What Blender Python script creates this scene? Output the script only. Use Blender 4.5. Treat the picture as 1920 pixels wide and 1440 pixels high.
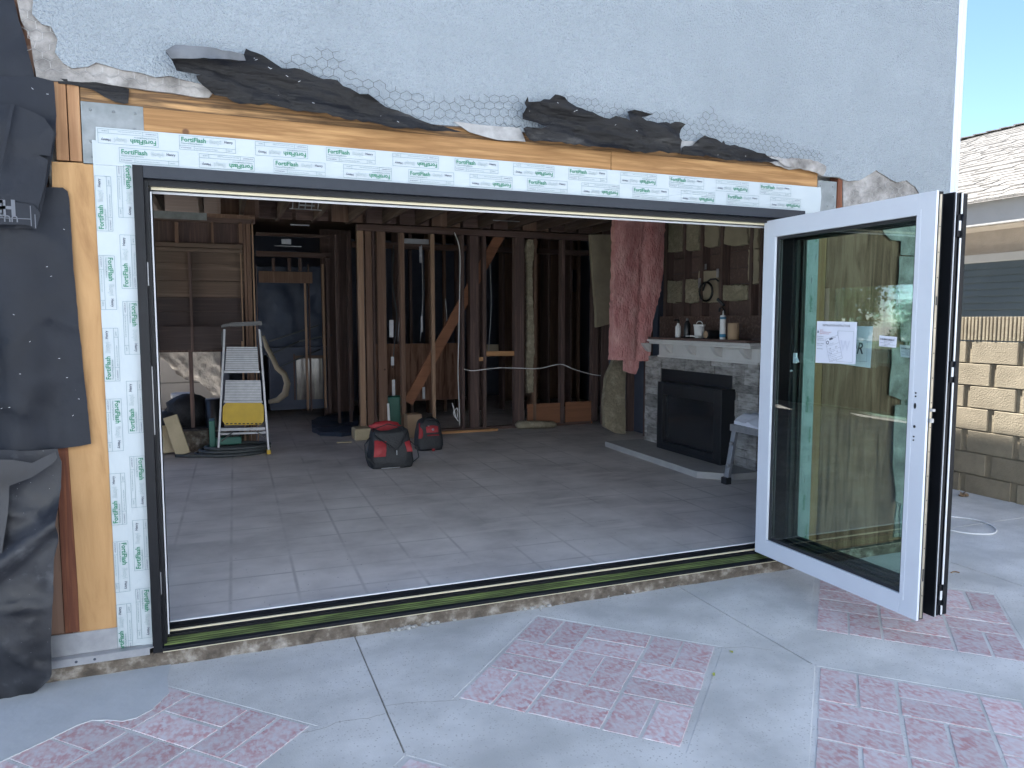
import bpy, bmesh, math, random
from mathutils import Vector, Matrix, noise
from mathutils.geometry import delaunay_2d_cdt, tessellate_polygon
random.seed(7)
R = math.radians
S = bpy.context.scene
COL = S.collection
for o in list(bpy.data.objects): bpy.data.objects.remove(o)

# ------------------------------------------------------------------ camera
FPX = 1386.0; H = 1.55; YAW = R(21.5); PIT = math.atan(119 / 1386)
CAM = Vector((0, -3.589, H))
cd = bpy.data.cameras.new('camera'); cd.sensor_width = 36; cd.lens = 36 * FPX / 1920
cd.clip_start = .05; cd.clip_end = 600
cam = bpy.data.objects.new('camera', cd); COL.objects.link(cam)
cam.location = CAM; cam.rotation_euler = (R(90) - PIT, 0, -YAW); S.camera = cam
# ------------------------------------------------------------------ sky, sun, exposure
SUN = Vector((-1.0, 2.2, 3.3)).normalized()
w = bpy.data.worlds.new('World'); S.world = w; w.use_nodes = True
nt = w.node_tree; bg = nt.nodes['Background']
sk = nt.nodes.new('ShaderNodeTexSky'); sk.sky_type = 'NISHITA'; sk.sun_disc = False
sk.sun_elevation = math.asin(SUN.z); sk.sun_rotation = math.atan2(SUN.x, SUN.y)
sk.dust_density = 0; sk.ozone_density = 3.0; sk.air_density = .6
nt.links.new(sk.outputs[0], bg.inputs[0]); bg.inputs[1].default_value = .078
sd = bpy.data.lights.new('sun', 'SUN'); sd.energy = 5.0; sd.angle = R(.5); sd.color = (1, .97, .92)
so = bpy.data.objects.new('sun', sd); COL.objects.link(so)
so.rotation_euler = SUN.to_track_quat('Z', 'Y').to_euler(); so.location = SUN * 40
S.view_settings.view_transform = 'Standard'; S.view_settings.look = 'None'
S.view_settings.gamma = 1; S.view_settings.exposure = 2.44
S.render.engine = 'CYCLES'
try:
    S.cycles.max_bounces = 10; S.cycles.diffuse_bounces = 5; S.cycles.transparent_max_bounces = 24
    S.cycles.glossy_bounces = 4; S.cycles.use_denoising = True; S.cycles.sample_clamp_indirect = 6
except Exception: pass

# ------------------------------------------------------------------ photo-survey helpers: a sight line met with a real plane
def _ray(px, py):
    a = (px - 960) / FPX; b = (720 - py) / FPX
    F = Vector((math.sin(YAW) * math.cos(PIT), math.cos(YAW) * math.cos(PIT), -math.sin(PIT)))
    Rt = Vector((math.cos(YAW), -math.sin(YAW), 0))
    U = Vector((math.sin(YAW) * math.sin(PIT), math.cos(YAW) * math.sin(PIT), math.cos(PIT)))
    return F + Rt * a + U * b
def PY(px, py, y=0.0):
    d = _ray(px, py); p = CAM + d * ((y - CAM.y) / d.y); return (p.x, p.z)
def PX(px, py, x):
    d = _ray(px, py); p = CAM + d * ((x - CAM.x) / d.x); return (p.y, p.z)
def PZ(px, py, z=0.0):
    d = _ray(px, py); p = CAM + d * ((z - CAM.z) / d.z); return (p.x, p.y)

# ------------------------------------------------------------------ materials
def mat(name, c, c2=None, c3=None, scale=4, stretch=(1, 1, 1), detail=6, lo=.35, hi=.65, rough=.7, bump=0, bscale=60, bdist=.01,
        metal=0, spec=.5, speck=None, speck_scale=60, speck_t=.08, rnd=0, dist=0, rough2=None, streak=None):
    m = bpy.data.materials.new(name); m.use_nodes = True
    n = m.node_tree.nodes; L = m.node_tree.links.new
    b = n['Principled BSDF']; b.inputs['Roughness'].default_value = rough; b.inputs['Metallic'].default_value = metal
    b.inputs['Specular IOR Level'].default_value = spec
    tc = n.new('ShaderNodeTexCoord'); mp = n.new('ShaderNodeMapping'); mp.inputs['Scale'].default_value = stretch
    L(tc.outputs['Object'], mp.inputs[0])
    out = None
    if c2 is not None:
        t = n.new('ShaderNodeTexNoise'); t.inputs['Scale'].default_value = scale; t.inputs['Detail'].default_value = detail
        t.inputs['Roughness'].default_value = .6; t.inputs['Distortion'].default_value = dist
        L(mp.outputs[0], t.inputs['Vector'])
        r = n.new('ShaderNodeValToRGB'); r.color_ramp.elements[0].position = lo; r.color_ramp.elements[1].position = hi
        r.color_ramp.elements[0].color = (*c, 1); r.color_ramp.elements[1].color = (*(c3 or c2), 1)
        if c3: e = r.color_ramp.elements.new((lo + hi) / 2); e.color = (*c2, 1)
        L(t.outputs['Fac'], r.inputs[0]); out = r.outputs[0]
        if rough2 is not None:
            mr = n.new('ShaderNodeMapRange'); mr.inputs['From Min'].default_value = lo; mr.inputs['From Max'].default_value = hi
            mr.inputs['To Min'].default_value = rough; mr.inputs['To Max'].default_value = rough2
            L(t.outputs['Fac'], mr.inputs[0]); L(mr.outputs[0], b.inputs['Roughness'])
    def mixc(a, colr, fac, mode='MIX'):
        mx = n.new('ShaderNodeMix'); mx.data_type = 'RGBA'; mx.blend_type = mode
        if a is None: mx.inputs[6].default_value = (*c, 1)
        else: L(a, mx.inputs[6])
        if isinstance(colr, tuple): mx.inputs[7].default_value = (*colr, 1)
        else: L(colr, mx.inputs[7])
        if isinstance(fac, float): mx.inputs[0].default_value = fac
        else: L(fac, mx.inputs[0])
        return mx.outputs[2]
    if streak is not None:   # (colour, scale, stretch, lo, hi)
        mp2 = n.new('ShaderNodeMapping'); mp2.inputs['Scale'].default_value = streak[2]; L(tc.outputs['Object'], mp2.inputs[0])
        t = n.new('ShaderNodeTexNoise'); t.inputs['Scale'].default_value = streak[1]; t.inputs['Detail'].default_value = 5
        L(mp2.outputs[0], t.inputs['Vector'])
        mr = n.new('ShaderNodeMapRange'); mr.inputs['From Min'].default_value = streak[3]; mr.inputs['From Max'].default_value = streak[4]
        L(t.outputs['Fac'], mr.inputs[0]); out = mixc(out, streak[0], mr.outputs[0])
    if speck is not None:
        v = n.new('ShaderNodeTexVoronoi'); v.inputs['Scale'].default_value = speck_scale; L(tc.outputs['Object'], v.inputs['Vector'])
        mr = n.new('ShaderNodeMapRange'); mr.inputs['From Min'].default_value = speck_t * 1.6; mr.inputs['From Max'].default_value = speck_t
        L(v.outputs['Distance'], mr.inputs[0]); out = mixc(out, speck, mr.outputs[0])
    if rnd:
        at = n.new('ShaderNodeAttribute'); at.attribute_name = 'rnd'
        mr = n.new('ShaderNodeMapRange'); mr.inputs['To Min'].default_value = 1 - rnd; mr.inputs['To Max'].default_value = 1 + rnd
        L(at.outputs['Fac'], mr.inputs[0])
        hv = n.new('ShaderNodeHueSaturation')
        if out is None: hv.inputs['Color'].default_value = (*c, 1)
        else: L(out, hv.inputs['Color'])
        L(mr.outputs[0], hv.inputs['Value']); out = hv.outputs[0]
    if out is None: b.inputs['Base Color'].default_value = (*c, 1)
    else: L(out, b.inputs['Base Color'])
    if bump:
        t = n.new('ShaderNodeTexNoise'); t.inputs['Scale'].default_value = bscale; t.inputs['Detail'].default_value = 4
        L(mp.outputs[0] if stretch != (1, 1, 1) else tc.outputs['Object'], t.inputs['Vector'])
        bp = n.new('ShaderNodeBump'); bp.inputs['Strength'].default_value = bump; bp.inputs['Distance'].default_value = bdist
        L(t.outputs['Fac'], bp.inputs['Height']); L(bp.outputs[0], b.inputs['Normal'])
    return m
def wood(name, a, b, ax='z', sc=1.0, c3=None, knots=None, rough=.75, gx=26):
    st = {'z': (1, 1, .05), 'x': (.05, 1, 1), 'y': (1, .05, 1)}[ax]
    return mat(name, a, b, c3, scale=gx * sc, stretch=st, detail=7, lo=.32, hi=.7, rough=rough, bump=.25, bscale=60, bdist=.004,
               speck=knots, speck_scale=3.1, speck_t=.035, dist=.3, spec=.3)
M = {}
def glassmat(name, tint, ior=1.5, rough=0.0):
    m = bpy.data.materials.new(name); m.use_nodes = True; n = m.node_tree.nodes; L = m.node_tree.links.new
    n.remove(n['Principled BSDF']); o = n['Material Output']
    ge = n.new('ShaderNodeNewGeometry'); mr = n.new('ShaderNodeMapRange'); mr.inputs['To Min'].default_value = ior; mr.inputs['To Max'].default_value = 1 / ior; L(ge.outputs['Backfacing'], mr.inputs[0])
    tr = n.new('ShaderNodeBsdfTransparent'); tr.inputs[0].default_value = (*tint, 1)
    gl = n.new('ShaderNodeBsdfGlossy'); gl.inputs['Roughness'].default_value = rough; gl.inputs[0].default_value = (1, 1, 1, 1)
    fr = n.new('ShaderNodeFresnel'); L(mr.outputs[0], fr.inputs[0])
    mx = n.new('ShaderNodeMixShader'); L(fr.outputs[0], mx.inputs[0]); L(tr.outputs[0], mx.inputs[1]); L(gl.outputs[0], mx.inputs[2])
    L(mx.outputs[0], o.inputs[0]); return m
M['stucco'] = mat('stucco', (.295, .338, .37), (.322, .366, .40), scale=3, lo=.3, hi=.7, rough=.95, bump=1, bscale=85, bdist=.03, speck=(.265, .30, .33), speck_scale=140, speck_t=.2, streak=((.28, .32, .35), 1.1, (1, 1, .55), .48, .74))
M['scratch'] = mat('scratch_coat', (.10, .095, .09), (.24, .23, .22), (.38, .37, .36), scale=9, lo=.3, hi=.7, rough=.95, bump=.8, bscale=40, bdist=.01)
M['felt'] = mat('felt', (.012, .013, .016), (.028, .030, .036), scale=6, rough=.42, rough2=.7, bump=.15, bscale=160, bdist=.002, spec=.5)
M['feltnavy'] = mat('felt_new', (.006, .008, .013), (.010, .013, .020), (.018, .022, .030), scale=3.5, detail=8, lo=.35, hi=.8, rough=.5, rough2=.62, bump=.3, bscale=60, bdist=.003, spec=.22, speck=(.2, .2, .21), speck_scale=13, speck_t=.012)
M['feltdust'] = mat('felt_dusty', (.006, .007, .010), (.018, .020, .026), (.11, .115, .125), scale=7, detail=10, lo=.36, hi=.8, rough=.5, rough2=.85, bump=.4, bscale=30, bdist=.006, speck=(.35, .35, .36), speck_scale=40, speck_t=.03)
M['feltold'] = mat('felt_old', (.008, .008, .009), (.018, .018, .019), (.085, .083, .08), scale=8, lo=.38, hi=.82, stretch=(.3, 1, 1.6), rough=.7, spec=.26, bump=1, bscale=28, bdist=.02, speck=(.3, .3, .3), speck_scale=11, speck_t=.02)
M['feltedge'] = mat('felt_faded', (.05, .056, .065), (.12, .13, .145), scale=6, rough=.8, bump=.3, bscale=30)
M['feltprint'] = mat('felt_print', (.085, .095, .115), rough=.6)
M['whitepaper'] = mat('old_backing_paper', (.22, .22, .22), (.36, .36, .355), scale=9, rough=.9, bump=.4)
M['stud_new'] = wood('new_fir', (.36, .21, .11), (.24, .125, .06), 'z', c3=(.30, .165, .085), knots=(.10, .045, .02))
M['stud_red'] = wood('redwood', (.20, .075, .035), (.10, .035, .02), 'z', c3=(.15, .055, .028), sc=1.4)
M['header'] = wood('weathered_header', (.41, .24, .105), (.22, .115, .045), 'x', c3=(.355, .20, .085), knots=(.12, .06, .03))
M['header2'] = wood('splintered_header', (.43, .255, .115), (.07, .04, .02), 'x', c3=(.35, .195, .08), sc=1.3)
M['ply'] = mat('plywood_sheathing', (.40, .24, .11), (.35, .205, .09), (.24, .13, .055), scale=9, stretch=(1, 1, .16), detail=6, lo=.36, hi=.72, dist=1.6, rough=.75, bump=.2, bscale=50, speck=(.10, .05, .02), speck_scale=5.1, speck_t=.03, spec=.3)
M['plydark'] = mat('old_plywood', (.25, .145, .10), (.17, .09, .06), (.075, .035, .022), scale=13, stretch=(1, 1, .10), detail=5, lo=.40, hi=.66, dist=1.2, rough=.8, bump=.3, bscale=40, speck=(.06, .03, .02), speck_scale=6, speck_t=.03, spec=.3)
M['zinc'] = mat('galvanised', (.15, .17, .175), (.22, .24, .25), scale=12, rough=.6, metal=.4, bump=.1, bscale=20)
M['alu'] = mat('aluminium', (.34, .35, .37), (.28, .29, .31), scale=20, rough=.42, metal=.6)
M['tape'] = mat('flashing_tape', (.37, .42, .445), (.345, .395, .425), scale=3, rough=.42, bump=.12, bscale=7, bdist=.02, spec=.4)
M['green'] = mat('green_ink', (.01, .16, .085), rough=.5)
M['grey'] = mat('grey_ink', (.13, .20, .20), rough=.6)
M['palegrey'] = mat('pale_ink', (.20, .28, .29), rough=.6)
M['black_frame'] = mat('black_aluminium', (.005, .006, .008), (.008, .009, .012), scale=4, rough=.45, spec=.18)
M['slate_frame'] = mat('slate_aluminium', (.014, .018, .026), (.018, .023, .032), scale=3, rough=.45, spec=.25)
M['white_frame'] = mat('white_aluminium', (.53, .565, .625), (.51, .54, .60), scale=5, rough=.35)
M['cream'] = mat('cream_strip', (.55, .50, .36), rough=.5)
M['whiteline'] = mat('white_gasket', (.55, .57, .60), rough=.5)
M['greenstrip'] = mat('green_film', (.13, .17, .05), (.045, .06, .022), (.16, .21, .065), scale=60, stretch=(.05, 1.5, 1), lo=.3, hi=.62, rough=.45)
M['steel'] = mat('latch_steel', (.42, .38, .30), (.30, .27, .22), scale=9, rough=.4, metal=.6)
M['rubber'] = mat('rubber', (.012, .013, .016), rough=.6)
M['glass'] = glassmat('green_glass', (.86, .93, .905))
M['conc'] = mat('patio_concrete', (.44, .445, .435), (.545, .545, .53), (.62, .62, .605), scale=2.6, detail=12, lo=.35, hi=.64, rough=.85, bump=.35, bscale=140, bdist=.004, speck=(.39, .385, .37), speck_scale=62, speck_t=.15, streak=((.40, .405, .395), 1.3, (1, 1.6, 1), .5, .72))
M['concsm'] = mat('trowelled_concrete', (.38, .405, .42), (.50, .52, .53), scale=2.4, detail=8, lo=.3, hi=.7, rough=.7, bump=.2, bscale=25, bdist=.01)
M['joint'] = mat('joint_dirt', (.22, .21, .18), (.34, .325, .29), scale=30, rough=.95, bump=.5, bscale=90)
M['brick'] = mat('stamped_brick', (.47, .26, .265), (.52, .37, .375), (.57, .49, .495), scale=11, detail=9, lo=.36, hi=.66, rough=.8, bump=.5, bscale=40, bdist=.004, rnd=.13, streak=((.56, .52, .535), 42, (1.3, .8, 1), .43, .6))
M['found'] = mat('rough_foundation', (.055, .045, .036), (.12, .10, .08), (.32, .30, .27), scale=14, detail=9, lo=.32, hi=.7, rough=.95, bump=1, bscale=30, bdist=.02)
M['crumb'] = mat('mortar_crumbs', (.22, .225, .22), (.34, .345, .34), scale=20, rough=.95)
M['block'] = mat('slump_block', (.205, .172, .12), (.26, .22, .155), scale=7, rough=.95, bump=.8, bscale=80, bdist=.006, rnd=.07, speck=(.18, .145, .095), speck_scale=110, speck_t=.12)
M['mortar'] = mat('mortar', (.17, .15, .115), (.22, .19, .145), scale=12, rough=.95, bump=.6, bscale=50)
M['shingle'] = mat('asphalt_shingle', (.135, .128, .118), (.20, .19, .175), scale=16, rough=.95, bump=.7, bscale=120, rnd=.12)
M['fascia'] = mat('fascia_paint', (.42, .41, .385), (.46, .45, .425), scale=3, rough=.6)
M['tan'] = mat('tan_stucco', (.42, .365, .30), (.47, .41, .34), scale=7, rough=.95, bump=.6, bscale=80)
M['blind'] = mat('window_blinds', (.085, .105, .11), (.10, .122, .128), scale=2, rough=.3)
M['floor'] = None
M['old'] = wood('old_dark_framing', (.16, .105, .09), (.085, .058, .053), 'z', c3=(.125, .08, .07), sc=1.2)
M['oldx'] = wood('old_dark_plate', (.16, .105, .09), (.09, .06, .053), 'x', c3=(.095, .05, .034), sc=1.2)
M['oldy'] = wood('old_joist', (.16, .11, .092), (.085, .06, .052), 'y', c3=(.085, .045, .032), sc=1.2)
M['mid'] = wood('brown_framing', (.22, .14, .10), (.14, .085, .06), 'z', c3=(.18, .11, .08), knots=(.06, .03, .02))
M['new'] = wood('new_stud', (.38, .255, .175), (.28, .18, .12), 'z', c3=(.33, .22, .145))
M['newx'] = wood('new_block', (.48, .27, .13), (.36, .19, .085), 'x')
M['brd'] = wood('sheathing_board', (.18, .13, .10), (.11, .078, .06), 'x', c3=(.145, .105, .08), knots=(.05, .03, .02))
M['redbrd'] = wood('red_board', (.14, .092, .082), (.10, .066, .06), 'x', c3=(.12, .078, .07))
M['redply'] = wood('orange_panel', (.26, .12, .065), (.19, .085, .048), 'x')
M['darkbrd'] = wood('dark_board', (.085, .062, .058), (.05, .038, .038), 'x', c3=(.068, .05, .048))  # plain darker brown, used on the lower board rows
M['haze_dark'] = mat('hazed_lining', (.05, .062, .095), (.07, .085, .12), scale=2, rough=.7)  # dark lining, its bluish lift puts the lens haze into the colour
M['plastic'] = mat('dark_plastic_sheet', (.025, .038, .065), (.045, .062, .10), scale=2, rough=.5, bump=.35, bscale=6, bdist=.03, spec=.35)
M['clear'] = mat('cloudy_plastic', (.46, .44, .40), (.58, .55, .50), scale=6, rough=.25, bump=.8, bscale=12, bdist=.03)
M['batt'] = mat('yellow_batt', (.31, .275, .195), (.235, .205, .145), (.36, .32, .235), scale=9, rough=1, bump=.9, bscale=45, bdist=.02)
M['battpaper'] = mat('batt_facing', (.27, .23, .17), (.34, .29, .21), scale=5, rough=.8, bump=.4, bscale=20)
M['pink'] = mat('pink_batt', (.46, .19, .19), (.55, .27, .26), (.63, .36, .34), scale=11, rough=1, bump=1, bscale=50, bdist=.02, stretch=(1, 1, .45))
M['wire'] = mat('lath_wire', (.05, .052, .055), rough=.6, metal=.3)
M['wirel'] = mat('lath_wire_pale', (.34, .34, .33), rough=.6, metal=.2)
M['white'] = mat('white_plastic', (.70, .71, .72), rough=.4)
M['paper'] = mat('paper', (.62, .64, .72), rough=.6)
M['showthrough'] = mat('show_through', (.55, .57, .66), rough=.6)
M['ink'] = mat('ink', (.05, .06, .09), rough=.6)
M['redink'] = mat('red_ink', (.4, .03, .03), rough=.6)
M['card'] = mat('cardboard', (.40, .28, .18), (.36, .25, .16), scale=5, rough=.85)
M['stone'] = mat('split_stone', (.10, .098, .094), (.26, .25, .24), (.34, .335, .33), scale=26, stretch=(1, .35, 1), lo=.3, hi=.72, rough=.8, bump=.7, bscale=50, bdist=.01, rnd=.3)
M['mantel'] = mat('mantel_paint', (.55, .54, .53), (.50, .49, .48), scale=5, rough=.5)
M['hearth'] = mat('hearth_slab', (.30, .30, .30), (.36, .36, .355), scale=5, rough=.7, bump=.2, bscale=40)
M['fireblack'] = mat('stove_black', (.008, .009, .012), (.014, .016, .020), scale=4, rough=.35)
M['fireglass'] = mat('stove_glass', (.012, .014, .018), (.02, .022, .026), scale=5, rough=.12, spec=.6)
M['yellow'] = mat('yellow_plastic', (.62, .42, .03), (.54, .36, .03), scale=8, rough=.5)
M['bagblack'] = mat('bag_nylon', (.012, .014, .018), (.022, .025, .030), scale=14, rough=.65, bump=.5, bscale=60)
M['bagred'] = mat('bag_red_nylon', (.34, .022, .03), (.25, .018, .025), scale=12, rough=.6, bump=.4, bscale=50)
M['teal'] = mat('green_plastic', (.03, .13, .10), (.04, .17, .13), scale=5, rough=.45)
M['hose'] = mat('hose_rubber', (.05, .06, .065), rough=.5)
M['foam'] = mat('foam_board', (.42, .36, .24), (.50, .43, .29), scale=7, rough=.9, bump=.4)
M['cloth'] = mat('white_cloth', (.66, .68, .76), (.60, .62, .70), scale=8, rough=.9, bump=.4, bscale=25)
M['leaf'] = mat('leaf', (.04, .09, .02), (.09, .17, .035), scale=2, rough=.55, rnd=.4)
M['bark'] = mat('bark', (.10, .07, .05), (.17, .12, .08), scale=9, rough=.95, bump=.8, bscale=20)
M['lawn'] = mat('lawn', (.03, .075, .015), (.06, .11, .025), scale=1.5, rough=.95)
M['ground'] = mat('ground', (.40, .38, .35), (.46, .44, .41), scale=1.2, rough=.95, bump=.4, bscale=30)
M['dleaf'] = mat('dry_leaf', (.20, .13, .08), (.28, .2, .12), scale=20, rough=.9)
M['yleaf'] = mat('yellow_leaf', (.42, .46, .06), rough=.6)
def floormat():
    m = mat('slab_with_tile_ghosts', (.38, .355, .345), (.51, .48, .465), (.63, .595, .575), scale=1.6, detail=11, lo=.33, hi=.67, rough=.75, rough2=.6, bump=.2, bscale=35, bdist=.006,
            streak=((.58, .54, .52), 3.6, (.45, 1.8, 1), .54, .72))
    n = m.node_tree.nodes; L = m.node_tree.links.new; b = n['Principled BSDF']
    src = b.inputs['Base Color'].links[0].from_socket
    tc = n.new('ShaderNodeTexCoord'); mp = n.new('ShaderNodeMapping'); mp.inputs['Rotation'].default_value = (0, 0, R(1)); L(tc.outputs['Object'], mp.inputs[0])
    wn = n.new('ShaderNodeTexNoise'); wn.inputs['Scale'].default_value = 3
    br = n.new('ShaderNodeTexBrick'); br.offset = 0; br.inputs['Scale'].default_value = 1; br.inputs['Brick Width'].default_value = .335
    br.inputs['Row Height'].default_value = .335; br.inputs['Mortar Size'].default_value = .015; br.inputs['Mortar Smooth'].default_value = .9
    L(mp.outputs[0], br.inputs[0])
    t = n.new('ShaderNodeTexNoise'); t.inputs['Scale'].default_value = 1.7; t.inputs['Detail'].default_value = 5; L(tc.outputs['Object'], t.inputs[0])
    mr = n.new('ShaderNodeMapRange'); mr.inputs['From Min'].default_value = .38; mr.inputs['From Max'].default_value = .64; mr.inputs['To Max'].default_value = .42
    L(t.outputs['Fac'], mr.inputs[0])
    mu = n.new('ShaderNodeMath'); mu.operation = 'MULTIPLY'; L(br.outputs['Fac'], mu.inputs[0]); L(mr.outputs[0], mu.inputs[1])
    mx = n.new('ShaderNodeMix'); mx.data_type = 'RGBA'; L(mu.outputs[0], mx.inputs[0]); L(src, mx.inputs[6]); mx.inputs[7].default_value = (.10, .095, .10, 1)
    L(mx.outputs[2], b.inputs['Base Color']); return m
M['floor'] = floormat()
M['bouncewall'] = mat('bounce_wall_paint', (.60, .65, .71), (.66, .71, .77), scale=3, rough=.95, bump=.4, bscale=60)
M['bounce_drywall'] = mat('bounce_drywall', (.72, .72, .70), (.78, .78, .76), scale=3, rough=.9)  # white given to unseen walls and ceiling to bounce light into the room

# ------------------------------------------------------------------ mesh helpers
class MB:
    def __init__(s): s.v = []; s.f = []; s.m = []; s.r = []; s.sm = []
    def add(s, vs, fs, mi=0, rnd=None, smooth=False):
        o = len(s.v); s.v += [Vector(v) for v in vs]
        rr = random.random() if rnd is None else rnd
        for f in fs: s.f.append([i + o for i in f]); s.m.append(mi); s.r.append(rr); s.sm.append(smooth)
    def box(s, x0, x1, y0, y1, z0, z1, mi=0, bev=0, T=None, rnd=None):
        if x0 > x1: x0, x1 = x1, x0
        if y0 > y1: y0, y1 = y1, y0
        if z0 > z1: z0, z1 = z1, z0
        if bev:
            bm = bmesh.new(); bmesh.ops.create_cube(bm, size=1)
            for v in bm.verts: v.co = Vector(((x0 + x1) / 2 + v.co.x * (x1 - x0), (y0 + y1) / 2 + v.co.y * (y1 - y0), (z0 + z1) / 2 + v.co.z * (z1 - z0)))
            bmesh.ops.bevel(bm, geom=bm.edges[:], offset=bev, segments=2, profile=.5, affect='EDGES')
            vs = [v.co.copy() for v in bm.verts]; fs = [[v.index for v in f.verts] for f in bm.faces]; bm.free()
        else:
            vs = [Vector((x, y, z)) for z in (z0, z1) for y in (y0, y1) for x in (x0, x1)]
            fs = [(0, 2, 3, 1), (4, 5, 7, 6), (0, 1, 5, 4), (2, 6, 7, 3), (0, 4, 6, 2), (1, 3, 7, 5)]
        if T is not None: vs = [T @ v for v in vs]
        s.add(vs, fs, mi, rnd)
    def bar(s, a, b, w, d, up=(0, 0, 1), mi=0, bev=0):      # box from a to b, width w (side), depth d (up)
        a = Vector(a); b = Vector(b); z = (b - a); L = z.length; z.normalize()
        x = z.cross(Vector(up)); x.normalize(); y = x.cross(z)
        T = Matrix.Translation(a) @ Matrix((x, y, z)).transposed().to_4x4()
        s.box(-w / 2, w / 2, -d / 2, d / 2, 0, L, mi, bev, T)
    def tube(s, pts, r, n=8, closed=False, mi=0, flat=1.0):
        pts = [Vector(p) for p in pts]; N = len(pts); o = []
        rr = r if isinstance(r, (list, tuple)) else [r] * N
        up = Vector((0, 0, 1)); prev = None
        for i, p in enumerate(pts):
            t = (pts[(i + 1) % N] - pts[i - 1]) if closed else (pts[min(i + 1, N - 1)] - pts[max(i - 1, 0)])
            if t.length < 1e-9: t = Vector((0, 0, 1))
            t.normalize()
            x = prev - t * prev.dot(t) if prev is not None else t.cross(up if abs(t.z) < .9 else Vector((1, 0, 0)))
            if x.length < 1e-6: x = t.orthogonal()
            x.normalize(); prev = x; y = t.cross(x)
            for k in range(n):
                a = 2 * math.pi * k / n; o.append(p + (x * math.cos(a) + y * math.sin(a) * flat) * rr[i])
        fs = []
        for i in range(N if closed else N - 1):
            j = (i + 1) % N
            for k in range(n): fs.append((i * n + k, i * n + (k + 1) % n, j * n + (k + 1) % n, j * n + k))
        if not closed: fs += [tuple(range(n))[::-1], tuple(range((N - 1) * n, N * n))]
        s.add(o, fs, mi, smooth=n > 5)
    def lathe(s, c, prof, n=20, mi=0, ax='z', T=None):
        c = Vector(c); o = []
        for r, h in prof:
            for k in range(n):
                a = 2 * math.pi * k / n
                v = Vector((r * math.cos(a), r * math.sin(a), h))
                if ax == 'x': v = Vector((v.z, v.x, v.y))
                if ax == 'y': v = Vector((v.x, v.z, v.y))
                if T is not None: v = T @ v
                o.append(c + v)
        fs = []
        for i in range(len(prof) - 1):
            for k in range(n): fs.append((i * n + k, i * n + (k + 1) % n, (i + 1) * n + (k + 1) % n, (i + 1) * n + k))
        fs += [tuple(range(n))[::-1], tuple(range((len(prof) - 1) * n, len(prof) * n))]
        s.add(o, fs, mi, smooth=True)
    def prism(s, poly, a, b, plane='xz', mi=0):               # polygon in a plane extruded a->b along the third axis
        n = len(poly)
        def P(p, t): return {'xz': (p[0], t, p[1]), 'yz': (t, p[0], p[1]), 'xy': (p[0], p[1], t)}[plane]
        vs = [P(p, a) for p in poly] + [P(p, b) for p in poly]
        tri = tessellate_polygon([[Vector((p[0], p[1], 0)) for p in poly]])
        fs = [tuple(t) for t in tri] + [tuple(i + n for i in t)[::-1] for t in tri]
        fs += [(i, (i + 1) % n, n + (i + 1) % n, n + i) for i in range(n)]
        s.add(vs, fs, mi)
    def sheet(s, poly, fy, thick, sp=.05, jit=0.0, mi=0, plane='xz', seg=None, rim=None):
        # dense triangulated sheet inside an outline; fy(u,v) gives the front surface, the back lies 'thick' behind it
        seg = seg or sp; out = []
        n = len(poly)
        for i in range(n):
            a = Vector(poly[i]); b = Vector(poly[(i + 1) % n]); k = max(1, int((b - a).length / seg))
            nrm = Vector((-(b - a).y, (b - a).x)); nrm = nrm.normalized() if nrm.length else nrm
            for j in range(k):
                p = a.lerp(b, j / k)
                if jit and j: p = p + nrm * (noise.noise((p.x * 37, p.y * 37, 3.1)) + .6 * noise.noise((p.x * 90, p.y * 90, 7))) * jit
                out.append(p)
        xs = [p.x for p in out]; ys = [p.y for p in out]; pts = list(out)
        def inside(q):
            c = False; j = len(out) - 1
            for i in range(len(out)):
                if (out[i].y > q[1]) != (out[j].y > q[1]) and q[0] < (out[j].x - out[i].x) * (q[1] - out[i].y) / (out[j].y - out[i].y) + out[i].x: c = not c
                j = i
            return c
        x = min(xs) + sp / 2
        while x < max(xs):
            y = min(ys) + sp / 2
            while y < max(ys):
                q = Vector((x + random.uniform(-.25, .25) * sp, y + random.uniform(-.25, .25) * sp))
                if inside(q) and min((q - o).length_squared for o in out) > (sp * .4) ** 2: pts.append(q)
                y += sp
            x += sp
        rv = delaunay_2d_cdt(pts, [], [list(range(len(out)))], 1, 1e-6)
        vv, ff = rv[0], [list(f) for f in rv[2]]
        ff2 = []
        for f in ff:
            a, b, c = (vv[i] for i in f)
            if (b - a).cross(c - a) < 0: f = f[::-1]
            ff2.append(f)
        def P(p, t): return {'xz': (p[0], t, p[1]), 'yz': (t, p[0], p[1]), 'xy': (p[0], p[1], t)}[plane]
        N = len(vv); fr = [P(p, fy(p[0], p[1])) for p in vv]; bk = [P(p, fy(p[0], p[1]) + thick) for p in vv]
        s.add(fr, ff2, mi, smooth=True); s.add(bk, [f[::-1] for f in ff2], mi, smooth=True)
        ec = {}
        for f in ff2:
            for i in range(3):
                e = (f[i], f[(i + 1) % 3]); ec[e] = 1
        bd = [e for e in ec if (e[1], e[0]) not in ec]
        vs = []; fs = []
        for a, b in bd:
            o = len(vs); vs += [fr[a], fr[b], bk[b], bk[a]]; fs.append((o, o + 3, o + 2, o + 1))
        s.add(vs, fs, mi if rim is None else rim)
    def text(s, body, size, T, mi=0, off=0.0, sx=.78, shear=0, align='LEFT'):
        vs, fs = textdata(body, off, shear, align)
        s.add([T @ Vector((v[0] * size * sx, v[1] * size, 0)) for v in vs], fs, mi)
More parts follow.
